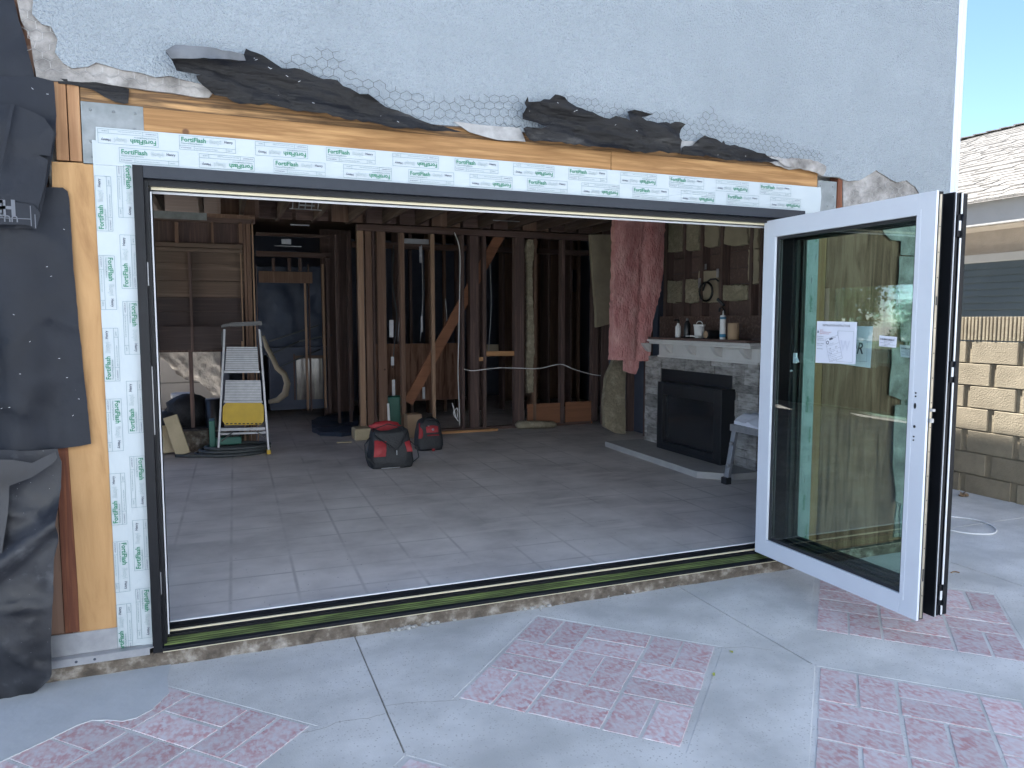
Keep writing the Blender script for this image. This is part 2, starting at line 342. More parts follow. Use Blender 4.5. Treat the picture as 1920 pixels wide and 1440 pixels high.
    def build(s, name, mats, parent=None, kind=None, bevel=0, flip=False):
        me = bpy.data.meshes.new(name)
        off = Vector((0, 0, 0)); p = parent
        while p is not None: off += p.location; p = p.parent
        org = Vector((0, 0, 0))
        me.from_pydata([v - off for v in s.v], [], s.f)
        if not isinstance(mats, (list, tuple)): mats = [mats]
        for m in mats: me.materials.append(M[m] if isinstance(m, str) else m)
        me.polygons.foreach_set('material_index', s.m); me.polygons.foreach_set('use_smooth', s.sm)
        at = me.attributes.new('rnd', 'FLOAT', 'FACE'); at.data.foreach_set('value', s.r)
        me.update()
        o = bpy.data.objects.new(name, me); COL.objects.link(o)
        if parent is not None: o.parent = parent
        if kind: o['kind'] = kind
        return o
_tc = {}
def textdata(body, off, shear, align):
    k = (body, off, shear, align)
    if k not in _tc:
        cu = bpy.data.curves.new('lettering', 'FONT'); cu.body = body; cu.size = 1; cu.offset = off; cu.shear = shear; cu.align_x = align; cu.resolution_u = 2
        ob = bpy.data.objects.new('lettering', cu); COL.objects.link(ob)
        bpy.context.view_layer.update()
        me = bpy.data.meshes.new_from_object(ob.evaluated_get(bpy.context.evaluated_depsgraph_get()))
        _tc[k] = ([v.co.copy() for v in me.vertices], [tuple(p.vertices) for p in me.polygons])
        bpy.data.objects.remove(ob); bpy.data.curves.remove(cu); bpy.data.meshes.remove(me)
    return _tc[k]
def tag(o, label, cat, group=None):
    o['label'] = label; o['category'] = cat
    if group: o['group'] = group
    return o
def thing(name, label, cat, loc=(0, 0, 0), group=None):
    o = bpy.data.objects.new(name, None); COL.objects.link(o); o.location = loc; o.empty_display_size = .1
    return tag(o, label, cat, group)
def nz(x, y, z=0): return noise.noise((x, y, z))

# ================================================================== SETTING: ground, patio, floor
b = MB(); b.box(-150, 150, -150, 150, -.5, -.06); b.build('ground', 'ground', kind='structure')
b = MB(); b.box(-60, -3.6, -2, 40, -.06, -.03); b.build('lawn', 'lawn', kind='structure')
b = MB(); b.box(-5, 8.2, -9, .06, -.055, -.006); b.box(4.5, 8.2, .06, 14, -.055, -.006); b.build('joint_bed', 'joint', kind='structure')
PZT = 0.0
DIA = [(-.37, -.78), (1.51, -.78), (3.39, -.8), (.57, -1.77), (2.45, -1.77), (4.33, -1.78), (-1.31, -1.77), (-.37, -2.76), (1.51, -2.76), (3.39, -2.76)]
HD = .665
def slab(b, outer, hole=None, z0=-.05, z1=0.0, ch=.002):
    # paving slab with a chamfered rim, optional square hole
    loops = [outer] + ([hole] if hole else [])
    def inset(p, d):
        n = len(p); o = []
        for i in range(n):
            a, c, e = Vector(p[i - 1]), Vector(p[i]), Vector(p[(i + 1) % n])
            n1 = Vector((-(c - a).y, (c - a).x)).normalized(); n2 = Vector((-(e - c).y, (e - c).x)).normalized()
            m = (n1 + n2); m = m / max(.2, m.dot(n1)); o.append(c + m * d)
        return o
    def area(p): return sum(p[i - 1][0] * p[i][1] - p[i][0] * p[i - 1][1] for i in range(len(p)))
    tops = []
    for k, lp in enumerate(loops):
        lp = list(lp) if (area(lp) > 0) == (k == 0) else list(lp)[::-1]
        ou = inset(lp, .0035); inn = inset(lp, .0035 + ch); n = len(lp)
        vs = [(p.x, p.y, z0) for p in ou] + [(p.x, p.y, z1 - ch * .8) for p in ou] + [(p.x, p.y, z1) for p in inn]
        fs = [(i, (i + 1) % n, n + (i + 1) % n, n + i) for i in range(n)] + [(n + i, n + (i + 1) % n, 2 * n + (i + 1) % n, 2 * n + i) for i in range(n)]
        b.add(vs, fs); tops.append([Vector((p.x, p.y, 0)) for p in inn])
    tri = tessellate_polygon(tops); allv = [v for l in tops for v in l]
    b.add([(v.x, v.y, z1) for v in allv], [tuple(t) for t in tri])
def dia(c, h=HD): return [(c[0] + h, c[1]), (c[0], c[1] + h), (c[0] - h, c[1]), (c[0], c[1] - h)]
b = MB()
for k in range(-1, 3):
    xa, xb = .57 + 1.88 * k, .57 + 1.88 * (k + 1); yt = .0 + .012 * (k + 1)
    if xb < -1: continue
    c = (xa + .94, -.79)
    xb2 = xb
    if xa > 4: xb2 = 6.3; 
    if k == 2:
        slab(b, [(4.33, .10), (4.33, -1.115), (4.995, -1.78), (4.33, -2.44), (4.33, -9), (8, -9), (8, .26), (4.6, .26), (4.6, .10)])
    else:
        xc = max(xa, -1.31)
        top = [(xa, yt), (xa, -1.105), (xa + HD, -1.77), (xb - HD, -1.77), (xb, -1.105), (xb, yt)]
        slab(b, top, dia(c))
        slab(b, [(xa + HD, -1.77), (xa, -2.435), (xa, -9), (xb, -9), (xb, -2.435), (xb - HD, -1.77)], dia((c[0], -2.76)) if True else None)
slab(b, [(4.6, .26), (8, .26), (8, 13), (4.6, 13)])
slab(b, [(-1.31, .0), (-1.31, -9), (-5, -9), (-5, 0)])
b.build('patio', 'conc', kind='structure')
# stamped brick inlays: basket weave on the diamond's own axes
for c in DIA:
    b = MB(); q = HD * math.sqrt(2) - .024; T = Matrix.Translation((c[0], c[1], 0)) @ Matrix.Rotation(R(45) + R(random.uniform(-.6, .6)), 4, 'Z')
    b.box(-q / 2 - .03, q / 2 + .03, -q / 2 - .03, q / 2 + .03, -.04, -.0012, 1, T=T)
    u = q / 6; g = .0045
    def bk(x0, x1, y0, y1):
        j = lambda: random.uniform(-.003, .003)
        vs = [(x0 + g + j(), y0 + g + j()), (x1 - g + j(), y0 + g + j()), (x1 - g + j(), y1 - g + j()), (x0 + g + j(), y1 - g + j())]
        cx, cy = (x0 + x1) / 2, (y0 + y1) / 2; z = .0006 + random.uniform(-.0005, .0008)
        lo = [T @ Vector((p[0], p[1], -.012)) for p in vs]; hi = [T @ Vector((p[0] + (.003 if p[0] < cx else -.003), p[1] + (.003 if p[1] < cy else -.003), z)) for p in vs]
        b.add(lo + hi, [(4, 5, 6, 7)] + [(i, (i + 1) % 4, 4 + (i + 1) % 4, 4 + i) for i in range(4)], 0)
    for i in range(3):
        for j in range(3):
            x0, y0 = -q / 2 + i * 2 * u, -q / 2 + j * 2 * u; r = random.random()
            if (i + j) % 2 == 0: bk(x0, x0 + 2 * u, y0, y0 + u); bk(x0, x0 + 2 * u, y0 + u, y0 + 2 * u)
            else: bk(x0, x0 + u, y0, y0 + 2 * u); bk(x0 + u, x0 + 2 * u, y0, y0 + 2 * u)
    b.build('brick_inlay', ['brick', 'conc'], kind='structure')
# trowelled pad poured over the corner of the paving, bottom left
b = MB()
pad = [(-.252, .0), (-.262, -.16), (-.245, -.31), (-.30, -.43), (-.352, -.478), (-.40, -.485), (-.455, -.452), (-.51, -.432), (-.56, -.455), (-.64, -.525), (-.78, -.635), (-1.2, -.95), (-3, -1.0), (-3, 0)]
pts = []
b.sheet(pad, lambda x, y: .004 + .002 * nz(x * 2, y * 2), -.03, sp=.12, plane='xy', seg=.05)
b.build('poured_pad', 'concsm', kind='structure')
# added unseen wall behind the viewpoint, bounces sunlight onto patio and room
b = MB(); b.box(-12, 14, -9.2, -8.0, -.05, 6.4); b.box(-12.4, 14.4, -9.4, -7.6, 6.4, 6.6); b.build('added_bounce_wall', 'bouncewall', kind='structure')
# interior slab
FZ = .13
b = MB(); b.box(-3.2, 4.5, .13, 1.5, -.05, FZ); b.box(-3.2, 5.05, 1.5, 5.5, -.05, FZ); b.box(-3.2, 6.1, 5.5, 12, -.05, FZ); b.build('floor', 'floor', kind='structure')

# ================================================================== THE HOUSE, outside
house = thing('house', 'two storey house with pale blue grey stucco torn away around a wide opening', 'house', (0, 0, 0))
def pts(l, y=0.0): return [PY(a, c, y) for a, c in l]
tearL = pts([(62, 0), (60, 26), (78, 45), (96, 50), (108, 74), (103, 98), (118, 118), (135, 128), (165, 125), (180, 117), (198, 122), (228, 131), (262, 136), (292, 145), (318, 142), (345, 150), (372, 156)], -.025)
tearM = pts([(420, 172), (520, 190), (640, 205), (760, 228), (850, 236), (900, 239), (975, 247), (1060, 256), (1180, 262), (1285, 268), (1400, 286), (1490, 300), (1530, 315), (1541, 330), (1575, 333), (1592, 340), (1612, 338), (1643, 319), (1662, 331), (1682, 342), (1700, 338), (1716, 350), (1726, 368)], -.025)
out = [tearL[0]] + tearL[1:] + tearM
xr = tearM[-1][0]
out += [(xr - .01, 2.25), (xr + .03, 2.0), (xr - .02, 1.7), (xr - .05, 1.3), (xr - .03, .9), (xr - .06, .5), (xr - .04, .10), (4.545, .10), (4.545, 6.2), (-6, 6.2), (-6, 3.2), (tearL[0][0] - .02, 3.2)]
b = MB(); b.sheet(out, lambda x, z: -.025, .024, sp=.6, jit=.006, seg=.035, rim=1)
b.build('stucco_wall', ['stucco', 'scratch'], house)
b = MB(); b.box(4.545, 4.575, -.032, .012, .07, 6.2, bev=.003); b.box(4.505, 4.547, -.030, -.022, .1, 6.2)
b.build('corner_trim', 'white_frame', house)
b = MB(); b.box(-6, 4.53, .02, .14, 2.66, 6.2); b.box(-6, -.66, .02, .14, -.02, 2.66); b.box(4.2, 4.53, .02, .14, -.02, 2.66); b.box(-3.3, 4.53, .15, 7.5, 6.05, 6.2)
b.box(-3.3, 4.52, .15, 7.5, 3.25, 3.35); b.box(-3.3, 4.5, 7.4, 7.5, 3.35, 6.05); b.box(-3.4, -3.3, .15, 7.5, 3.06, 6.2)
b.build('wall_backing', 'plydark', house)
b = MB(); b.box(4.50, 4.548, .013, 1.5, .06, 6.2); b.box(4.50, 5.12, 1.5, 1.55, -.02, 3.1); b.box(5.07, 5.12, 1.551, 5.5, -.02, 3.1); b.box(4.549, 5.12, 1.5, 5.55, 3.101, 3.16); b.box(4.5, 4.548, 1.5, 5.55, 3.17, 6.2); b.box(5.07, 6.15, 5.501, 5.55, -.02, 3.3); b.box(6.10, 6.15, 5.551, 12, -.02, 3.3); b.box(4.5, 4.548, 5.551, 7.5, 3.35, 6.2)
b.build('side_stucco', 'stucco', house)
# scratch coat showing under the broken stucco edge
sA = pts([(30, -10), (66, -10), (64, 26), (82, 42), (100, 48), (112, 74), (107, 98), (120, 112), (140, 122), (180, 112), (262, 130), (320, 138), (374, 150), (400, 172), (392, 183), (345, 178), (300, 172), (240, 164), (180, 154), (100, 152), (68, 144), (62, 110), (56, 70), (40, 40)], -.013)
b = MB(); b.sheet(sA, lambda x, z: -.014 + .004 * nz(x * 25, z * 25), .012, sp=.04, jit=.006); b.build('scratch_coat', 'scratch', house); b = MB()
sB = pts([(1580, 332), (1600, 330), (1645, 312), (1700, 330), (1732, 350), (1735, 380)], -.013) + [(4.45, 2.2), (4.45, .1), (4.16, .1), (4.19, .5), (4.16, .9), (4.20, 1.25), (4.17, 1.6), (4.22, 1.95), (4.20, 2.15)] + pts([(1640, 420), (1600, 400), (1582, 395)], -.013)
b.sheet(sB, lambda x, z: -.014 + .004 * nz(x * 22, z * 22), .012, sp=.06, jit=.008)
b.build('scratch_coat', 'scratch', house)
b = MB(); sC = pts([(850, 228), (905, 235), (975, 240), (985, 266), (930, 262), (880, 248)], -.03)
b.sheet(sC, lambda x, z: -.034, .006, sp=.05, jit=.004); b.build('backing_paper', 'whitepaper', house); b = MB()
sC = pts([(1270, 262), (1310, 266), (1330, 276), (1300, 280), (1275, 285)], -.035); b.sheet(sC, lambda x, z: -.036, .005, sp=.04, jit=.004); b.build('backing_paper', 'whitepaper', house); b = MB()
sC = pts([(1430, 292), (1480, 297), (1530, 306), (1536, 318), (1500, 316), (1480, 318), (1440, 303)], -.035); b.sheet(sC, lambda x, z: -.036 + .006 * nz(x * 20, z * 20), .006, sp=.03, jit=.006)
b.build('backing_paper', 'whitepaper', house)
for q in ([(1649, 412), (1658, 436), (1672, 450), (1689, 452), (1690, 478), (1724, 480), (1724, 405)], [(1688, 480), (1684, 560), (1690, 640), (1722, 640), (1724, 482)], [(1672, 653), (1690, 650), (1718, 655), (1718, 748), (1690, 750), (1668, 741), (1671, 700)], [(1678, 760), (1674, 860), (1680, 940), (1700, 950), (1710, 760)]):
    P_ = pts(q, -.03); b = MB(); b.sheet(P_, lambda x, z: -.030 + .008 * nz(x * 12, z * 9), .004, sp=.05, jit=.008); b.build('backing_paper', 'scratch', house)
# framing and boards bared around the opening
def pbox(name, m, x0, x1, z0, z1, y0, y1, bev=.002, parent=house):
    b = MB(); b.box(x0, x1, y0, y1, z0, z1, 0, bev); return b.build(name, m, parent)
xA, _ = PY(103, 230); xB, _ = PY(121, 230); xC, _ = PY(142, 230)
pbox('corner_stud', 'stud_new', -.605, -.560, 2.21, 2.66, -.004, .09)
pbox('corner_stud', 'stud_new', -.556, -.512, 2.21, 2.66, -.002, .09)
pbox('header_board', 'header2', -.509, 3.40, 2.40, 2.68, .002, .05)
b = MB(); 
b.box(-.275, 1.98, -.010, .03, 2.20, 2.452, 0, .002); b.box(1.984, 3.405, -.008, .03, 2.20, 2.455, 0, .002)
b.build('header_beam', 'header', house)
def nailplate(x0, x1, z0, z1, y, seed):
    random.seed(seed); b = MB(); b.box(x0, x1, y, y + .003, z0, z1, 0)
    for i in range(3):
        for j in range(4):
            if random.random() < .8: b.lathe((x0 + (x1 - x0) * (i + .5) / 3 + random.uniform(-.008, .008), y, z0 + (z1 - z0) * (j + .5) / 4), [(.004, -.003), (.007, .001), (.007, .002)], 8, 0, 'y')
    return b.build('nail_plate', 'zinc', house)
nailplate(-.508, -.275, 2.20, 2.455, -.006, 3); nailplate(3.412, 3.56, 2.16, 2.40, -.006, 4)
pbox('trimmer_stud', 'stud_red', 3.565, 3.60, 2.2, 2.44, -.012, .06)
# left sheathing strip, lower studs
pol = pts([(97, 303), (180, 307), (200, 700), (222, 1190), (150, 1190), (146, 1100), (128, 840), (110, 560), (99, 400)], -.004)
b = MB(); b.sheet(pol, lambda x, z: -.006, .016, sp=.2, seg=.1); b.build('plywood_strip', 'ply', house)
pbox('edge_stud', 'stud_new', -.597, -.568, .2, 2.2, -.002, .05)
pbox('edge_stud', 'stud_red', -.665, -.605, .2, 1.4, -.002, .06)
pbox('edge_stud', 'mid', -.72, -.668, .2, 2.66, .004, .06)
# right sheathing behind the folded door
pbox('trim_stud', 'stud_new', 3.43, 3.50, .07, 2.16, -.004, .03)
b = MB(); b.sheet([(3.503, .07), (4.17, .07), (4.18, .5), (4.17, 1.2), (4.19, 1.7), (4.2, 2.2), (4.12, 2.22), (4.05, 2.33), (3.9, 2.42), (3.603, 2.44), (3.603, 2.18), (3.503, 2.16)], lambda x, z: -.004, .016, sp=.3, seg=.1)
b.build('plywood_panel', 'plydark', house)
# metal sill flashing, foundation
b = MB(); b.box(-1.4, -.40, -.010, -.004, .105, .20, 0); b.box(-1.4, -.32, -.05, -.004, .100, .104, 0); b.box(-1.4, -.335, -.053, -.050, .072, .103, 0)
for x in (-.62, -.55): b.lathe((x, -.0535, .088), [(.006, 0), (.006, .0005)], 10, 1, 'y')
b.build('sill_flashing', ['alu', 'ink'], house)
b = MB()
N = 150
def fprof(x, k):
    n1 = nz(x * 6, k * 3.1, 0) * .012 + nz(x * 30, k * 5, 2) * .006
    return n1
ys = [(-.004, .068), (-.022, .066), (-.030, .04), (-.026, .015), (-.04, -.03)]
vs = []; fs = []
for i in range(N + 1):
    x = -1.4 + 5.96 * i / N
    for k, (y, z) in enumerate(ys): vs.append((x, y + (fprof(x, k) if k else 0), z + (fprof(x + 9, k) * .5 if 0 < k < 4 else 0)))
K = len(ys)
for i in range(N):
    for k in range(K - 1): fs.append((i * K + k, i * K + k + 1, (i + 1) * K + k + 1, (i + 1) * K + k))
b.add(vs, fs); b.box(-1.4, 4.54, -.004, .13, -.05, .0685); b.build('foundation', 'found', house)
b = MB(); random.seed(12)
for i in range(46):
    x = random.choice([random.gauss(.88, .08), random.gauss(.88, .1), random.gauss(1.55, .1), random.uniform(.6, 3.1)]); y = -.035 + random.uniform(-.012, .014); r = random.uniform(.005, .013)
    bm = bmesh.new(); bmesh.ops.create_icosphere(bm, subdivisions=1, radius=r)
    b.add([Vector((x, y, random.uniform(.002, .014))) + Vector((v.co.x * 1.3, v.co.y, v.co.z * .5)) * (1 + .6 * nz(*(v.co * 120))) for v in bm.verts], [[v.index for v in f.verts] for f in bm.faces]); bm.free()
b.build('mortar_rubble', 'crumb', kind='stuff')

# hairline cracks in the slabs
b = MB(); random.seed(31)
for L_ in ([(567, 1374), (600, 1368), (640, 1352), (690, 1347), (722, 1338)], [(722, 1325), (760, 1318), (810, 1316), (857, 1313)], [(1015, 1147), (1008, 1135), (1000, 1128)], [(1347, 1215), (1400, 1213), (1450, 1220)]):
    P_ = [Vector(PZ(*q)) for q in L_]; Q_ = []
    for i in range(len(P_) - 1):
        for k in range(4): t = k / 4; p = P_[i].lerp(P_[i + 1], t); Q_.append(p + Vector((random.uniform(-1, 1), random.uniform(-1, 1))) * .004)
    Q_.append(P_[-1])
    for i in range(len(Q_) - 1):
        n_ = Vector((-(Q_[i + 1] - Q_[i]).y, (Q_[i + 1] - Q_[i]).x)).normalized() * .0013
        b.add([(*(Q_[i] - n_), .0008), (*(Q_[i + 1] - n_), .0008), (*(Q_[i + 1] + n_), .0008), (*(Q_[i] + n_), .0008)], [(0, 1, 2, 3)])
b.build('patio_cracks', 'joint', kind='structure')
# ---- flashing tape with its printing
def label_print(b, T, part=1.0):
    def rect(x0, x1, y0, y1, mi): b.add([T @ Vector(p) for p in ((x0, y0, .0002), (x1, y0, .0002), (x1, y1, .0002), (x0, y1, .0002))], [(0, 1, 2, 3)], mi)
    W, Hh = .228, .060; t = .0012
    rect(0, W, 0, t, 2); rect(0, W, Hh - t, Hh, 2); rect(0, t, 0, Hh, 2); rect(W - t, W, 0, Hh, 2); rect(0, W, .0165, .0165 + t, 2)
    rect(.058, .058 + t, 0, .0165, 2); rect(.188, .188 + t, 0, .0165, 2)
    TT = T @ Matrix.Translation((0, 0, .0004))
    b.text('FortiFlash', .027, TT @ Matrix.Translation((.007, .0345, 0)), 1, off=.02, sx=.94)
    b.text('Butyl', .024, TT @ Matrix.Translation((.120, .035, 0)), 3, off=.018, sx=1.0)
    b.text('Butyl', .024, TT @ Matrix.Translation((.120, .035, .0003)), 0, off=-.004, sx=1.0)
    b.text('Henry', .015, TT @ Matrix.Translation((.181, .040, 0)), 4, off=.02, sx=.92)
    b.text('Waterproof Flashing Membrane', .0085, TT @ Matrix.Translation((.007, .0245, 0)), 2, off=.01, sx=.78)
    b.text('IN THE WARRANTY', .006, TT @ Matrix.Translation((.006, .0065, 0)), 4, off=.01, sx=.78)
    b.text('Apply to clean dry surfaces above forty degrees', .0052, TT @ Matrix.Translation((.063, .0065, 0)), 2, off=.01, sx=.9)
    b.text('25 METERS', .0055, TT @ Matrix.Translation((.193, .0065, 0)), 2, off=.01)
def tapemb(): return MB()
MT = ['tape', 'green', 'grey', 'palegrey', 'ink']
def face(x, z, rot, y=-.0165): # label origin centre at x,z, reading direction rotated in the wall plane
    return Matrix.Translation((x, y, z)) @ Matrix.Rotation(R(90), 4, 'X') @ Matrix.Rotation(rot, 4, 'Z') @ Matrix.Translation((-.114, -.030, 0))
b = MB(); hp = [(-.455, 2.354), (3.425, 2.356), (3.432, 2.30), (3.424, 2.2), (-.46, 2.2), (-.458, 2.28)]
b.sheet(hp, lambda x, z: -.016 + .0012 * nz(x * 5, z * 14) - .0008 * abs(nz(x * 1.3, z * 30, 4)), .004, sp=.05, seg=.05)
for i in range(12): b_ = face(-.335 + .3105 * i, 2.318, 0 if i % 2 else math.pi, -.0192); label_print(b, b_)
for i in range(12): b_ = face(-.258 + .3105 * i, 2.2465, math.pi if i % 2 else 0, -.0192); label_print(b, b_)
b.build('flashing_tape', MT, house)
b = MB(); jp = [(-.472, 2.30), (-.30, 2.29), (-.30, .095), (-.345, .078), (-.372, .105), (-.462, .112), (-.466, 1.2)]
b.sheet(jp, lambda x, z: -.0125 + .001 * nz(x * 14, z * 5), .003, sp=.05, seg=.05)
for i, z in enumerate([2.04, 1.71, 1.404, 1.10, .775, .473, .19]): label_print(b, face(-.438 + .0005 * i, z + .0, R(90) if i in (0, 2, 4, 6) else R(-90), -.0156))
for i, z in enumerate([2.10, 1.80, 1.518, 1.175, .845, .561, .25]): label_print(b, face(-.355, z, R(90) if i in (1, 3, 5) else R(-90), -.0156))
b.build('flashing_tape', MT, house)
b = MB(); jp = [(3.28, 2.25), (3.428, 2.25), (3.432, .075), (3.28, .075)]
b.sheet(jp, lambda x, z: -.0125 + .001 * nz(x * 14, z * 5), .003, sp=.05, seg=.05)
for i in range(7): label_print(b, face(3.392, 2.02 - .31 * i, R(90) if i % 2 else R(-90), -.0156)); label_print(b, face(3.32, 2.15 - .31 * i, R(-90) if i % 2 else R(90), -.0156))
b.build('flashing_tape', MT, house)

# ================================================================== FELT and LATH
def wavy(y0, amp, f, seed=0, tilt=None):
    def g(x, z):
        u = z + .19 * x + .03 * nz(x * 2.2, z * 3, seed)                  # folds run with the sag of the strip
        fold = 1 - abs(nz(x * 1.4, u * 17, seed + 5)) * 2.4; fold2 = 1 - abs(nz(x * 3.5, u * 38, seed + 7)) * 2.2
        v = y0 - amp * abs(nz(x * f, z * f * 1.6, seed)) * 1.4 - amp * .62 * max(0, fold) - amp * .30 * max(0, fold2) - .004 * nz(x * 30, z * 40, seed)
        return v + (tilt(x, z) if tilt else 0)
    return g
def felt(name, outline, fy, m, label, sp=.035, jit=.007, thick=.0015, yref=-.05, rim=None, group=None, cat='building paper', extra=None, pins=(), ln=.008):
    b = MB(); b.sheet(pts(outline, yref), fy, thick, sp=sp, jit=jit, seg=.025, rim=rim)
    if extra: extra(b)
    o = tag(b.build(name, m), label, cat, group)
    for p in pins:
        x, z = PY(*p, yref); a = random.uniform(-.8, .8); d = Vector((math.cos(a), 0, math.sin(a))) * ln / 2; c = Vector((x, fy(x, z) - .0012, z))
        q = MB(); q.bar(c - d, c + d, .0016, .0014); q.build('staple', 'whiteline', o)
    return o
felt('torn_building_paper', [(312, 104), (330, 93), (365, 93), (405, 100), (455, 110), (461, 91), (470, 96), (482, 103), (492, 108), (512, 120), (528, 131), (552, 131), (580, 140), (605, 150), (632, 153), (655, 168), (672, 180), (700, 188), (722, 201), (758, 212), (800, 228), (850, 245), (875, 252), (840, 247), (800, 246), (760, 243), (722, 241), (700, 234), (655, 231), (610, 218), (570, 211), (530, 205), (500, 197), (470, 196), (449, 200), (438, 196), (425, 184), (402, 180), (372, 155), (368, 147), (378, 146), (350, 141), (332, 138), (325, 122)],
     wavy(-.040, .055, 3.0, 1), ['feltold', 'feltedge'], 'long ragged strip of black tar paper peeling up over the left half of the header', jit=.014, yref=-.06, rim=0, sp=.018, ln=.011, pins=[(480, 115), (478, 112), (504, 131), (507, 133), (537, 147), (560, 156), (520, 179), (585, 199), (712, 219), (743, 232)])
felt('torn_building_paper', [(312, 104), (330, 92), (405, 99), (456, 110), (460, 122), (420, 119), (345, 118), (322, 118)], wavy(-.135, .015, 5, 8), 'feltedge', 'faded grey folded lip of tar paper at the left tip of the long strip', sp=.03, yref=-.085)
felt('torn_building_paper', [(984, 185), (990, 192), (1010, 192), (1027, 189), (1032, 183), (1050, 188), (1080, 201), (1108, 212), (1130, 222), (1160, 224), (1176, 229), (1174, 214), (1178, 208), (1200, 210), (1220, 216), (1204, 219), (1207, 228), (1230, 232), (1262, 230), (1278, 236), (1272, 252), (1266, 262), (1270, 266), (1272, 290), (1240, 287), (1200, 285), (1150, 282), (1110, 276), (1065, 272), (1020, 269), (990, 264), (976, 244), (985, 239), (1010, 243), (1021, 240), (1005, 232), (985, 229), (976, 226), (982, 205)],
     wavy(-.045, .055, 4, 3), 'feltold', 'crumpled black tar paper flap standing up over the middle of the header', jit=.013, yref=-.07, sp=.016, ln=.010, pins=[(1072, 212), (1076, 210), (1188, 248), (1150, 236), (1040, 197)])
felt('torn_building_paper', [(1276, 278), (1300, 272), (1308, 262), (1318, 255), (1340, 262), (1352, 268), (1358, 263), (1360, 270), (1385, 275), (1410, 283), (1438, 293), (1462, 302), (1440, 305), (1408, 304), (1370, 300), (1330, 294), (1276, 290)],
     wavy(-.045, .03, 5, 5), 'feltold', 'low strip of black tar paper along the right part of the header', jit=.010, yref=-.06, sp=.016)
felt('torn_building_paper', [(1455, 300), (1490, 296), (1530, 303), (1548, 313), (1543, 330), (1530, 324), (1500, 316), (1470, 312)], wavy(-.04, .02, 9, 6), 'scratch', 'small crumbled scrap of grey paper at the right end of the header', jit=.006, yref=-.05, sp=.02)
felt('torn_building_paper', [(108, 146), (150, 150), (205, 156), (242, 166), (240, 192), (232, 194), (215, 190), (196, 181), (175, 168), (140, 159), (108, 155)], wavy(-.010, .004, 5, 6), 'feltold', 'black paper tab hanging below the broken stucco above the left studs', yref=-.02, jit=.002, sp=.02)
# sheets hanging on the left
def crease(x, z, k):
    a = max(0, 1 - abs(nz(x * 2.1 + z * .8, z * 2.6, k)) * 14); b_ = max(0, 1 - abs(nz(x * 3.5 - z * 1.2, z * 3.1, k + 4)) * 16)
    return .014 * a + .008 * b_ + .0008 * nz(x * 22, z * 22, k)
def lip(x, z): return 0
felt('building_paper', [(-420, -260), (12, -260), (14, -5), (26, 0), (36, 40), (46, 70), (56, 110), (66, 148), (40, 152), (-420, 152)], lambda x, z: -.016 - .010 * abs(nz(x * 4, z * 6)) - .3 * crease(x, z, 5), 'feltnavy', 'smooth dark paper sheet stapled flat at the top left beside the broken stucco', sp=.04, jit=0, yref=-.02)
felt('building_paper', [(-420, 140), (68, 143), (100, 152), (104, 215), (104, 250), (98, 292), (92, 330), (80, 400), (70, 430), (-420, 430)], lambda x, z: -.045 - .03 * nz(x * 3, z * 2.2, 2) - crease(x, z, 3) - .03 * max(0, (2.35 - z)), 'feltnavy', 'navy paper flap nailed over the wall at upper left', sp=.03, jit=0, yref=-.05, pins=[(60, 165), (88, 175), (94, 262)])
def fprint(b):
    y = -.118
    def rect(p, q, r, s_, mi=1): b.add([(p, y, r), (q, y, r), (q, y, s_), (p, y, s_)], [(0, 1, 2, 3)], mi)
    xr_, zz = PY(60, 395, y)[0], 0
    b.text('UU-B-790', .035, Matrix.Translation((PY(34, 405, y)[0], y, PY(34, 405, y)[1])) @ Matrix.Rotation(R(90), 4, 'X') @ Matrix.Rotation(math.pi, 4, 'Z'), 1, off=.02, sx=1)
    b.text('H', .085, Matrix.Translation((PY(30, 376, y)[0], y, PY(30, 376, y)[1])) @ Matrix.Rotation(R(90), 4, 'X') @ Matrix.Rotation(math.pi, 4, 'Z'), 1, off=.03, sx=1)
    b.text('B', .085, Matrix.Translation((PY(12, 376, y)[0], y, PY(12, 376, y)[1])) @ Matrix.Rotation(R(90), 4, 'X') @ Matrix.Rotation(math.pi, 4, 'Z'), 1, off=.03, sx=1)
    x0, z0 = PY(0, 409, y); x1, z1 = PY(58, 411, y); rect(x0 - .2, x1, z1 - .001, z1 + .002)
    x1, z0 = PY(58, 424, y); _, z1 = PY(60, 386, y); rect(x1, x1 + .003, z0, z1)
    x1, z0 = PY(66, 428, y); _, z1 = PY(68, 402, y); rect(x1, x1 + .003, z0, z1)
felt('building_paper', [(-420, 375), (0, 373), (32, 379), (62, 384), (72, 394), (76, 402), (68, 430), (58, 424), (45, 421), (-420, 420)], lambda x, z: -.115, ['feltnavy', 'feltprint'], 'printed blue lip of folded paper roll with pale letters at far left', sp=.08, jit=0, yref=-.115, extra=fprint)
felt('building_paper', [(-420, 195), (24, 195), (60, 210), (84, 222), (103, 250), (100, 262), (94, 292), (72, 290), (90, 300), (84, 350), (72, 394), (62, 384), (30, 378), (-420, 373)], lambda x, z: -.085 - .02 * nz(x * 4, z * 4, 5) - crease(x, z, 8) - .03 * max(0, 2.3 - z), 'feltnavy', 'overlapping navy paper flap with a pale crease line and a bright nail, upper left', sp=.03, jit=0, yref=-.09,
     extra=lambda b: (b.bar((PY(25, 198, -.10)[0], -.112, PY(25, 198, -.10)[1]), (PY(2, 320, -.10)[0], -.122, PY(2, 320, -.1)[1]), .012, .002, up=(0, 1, 0))))
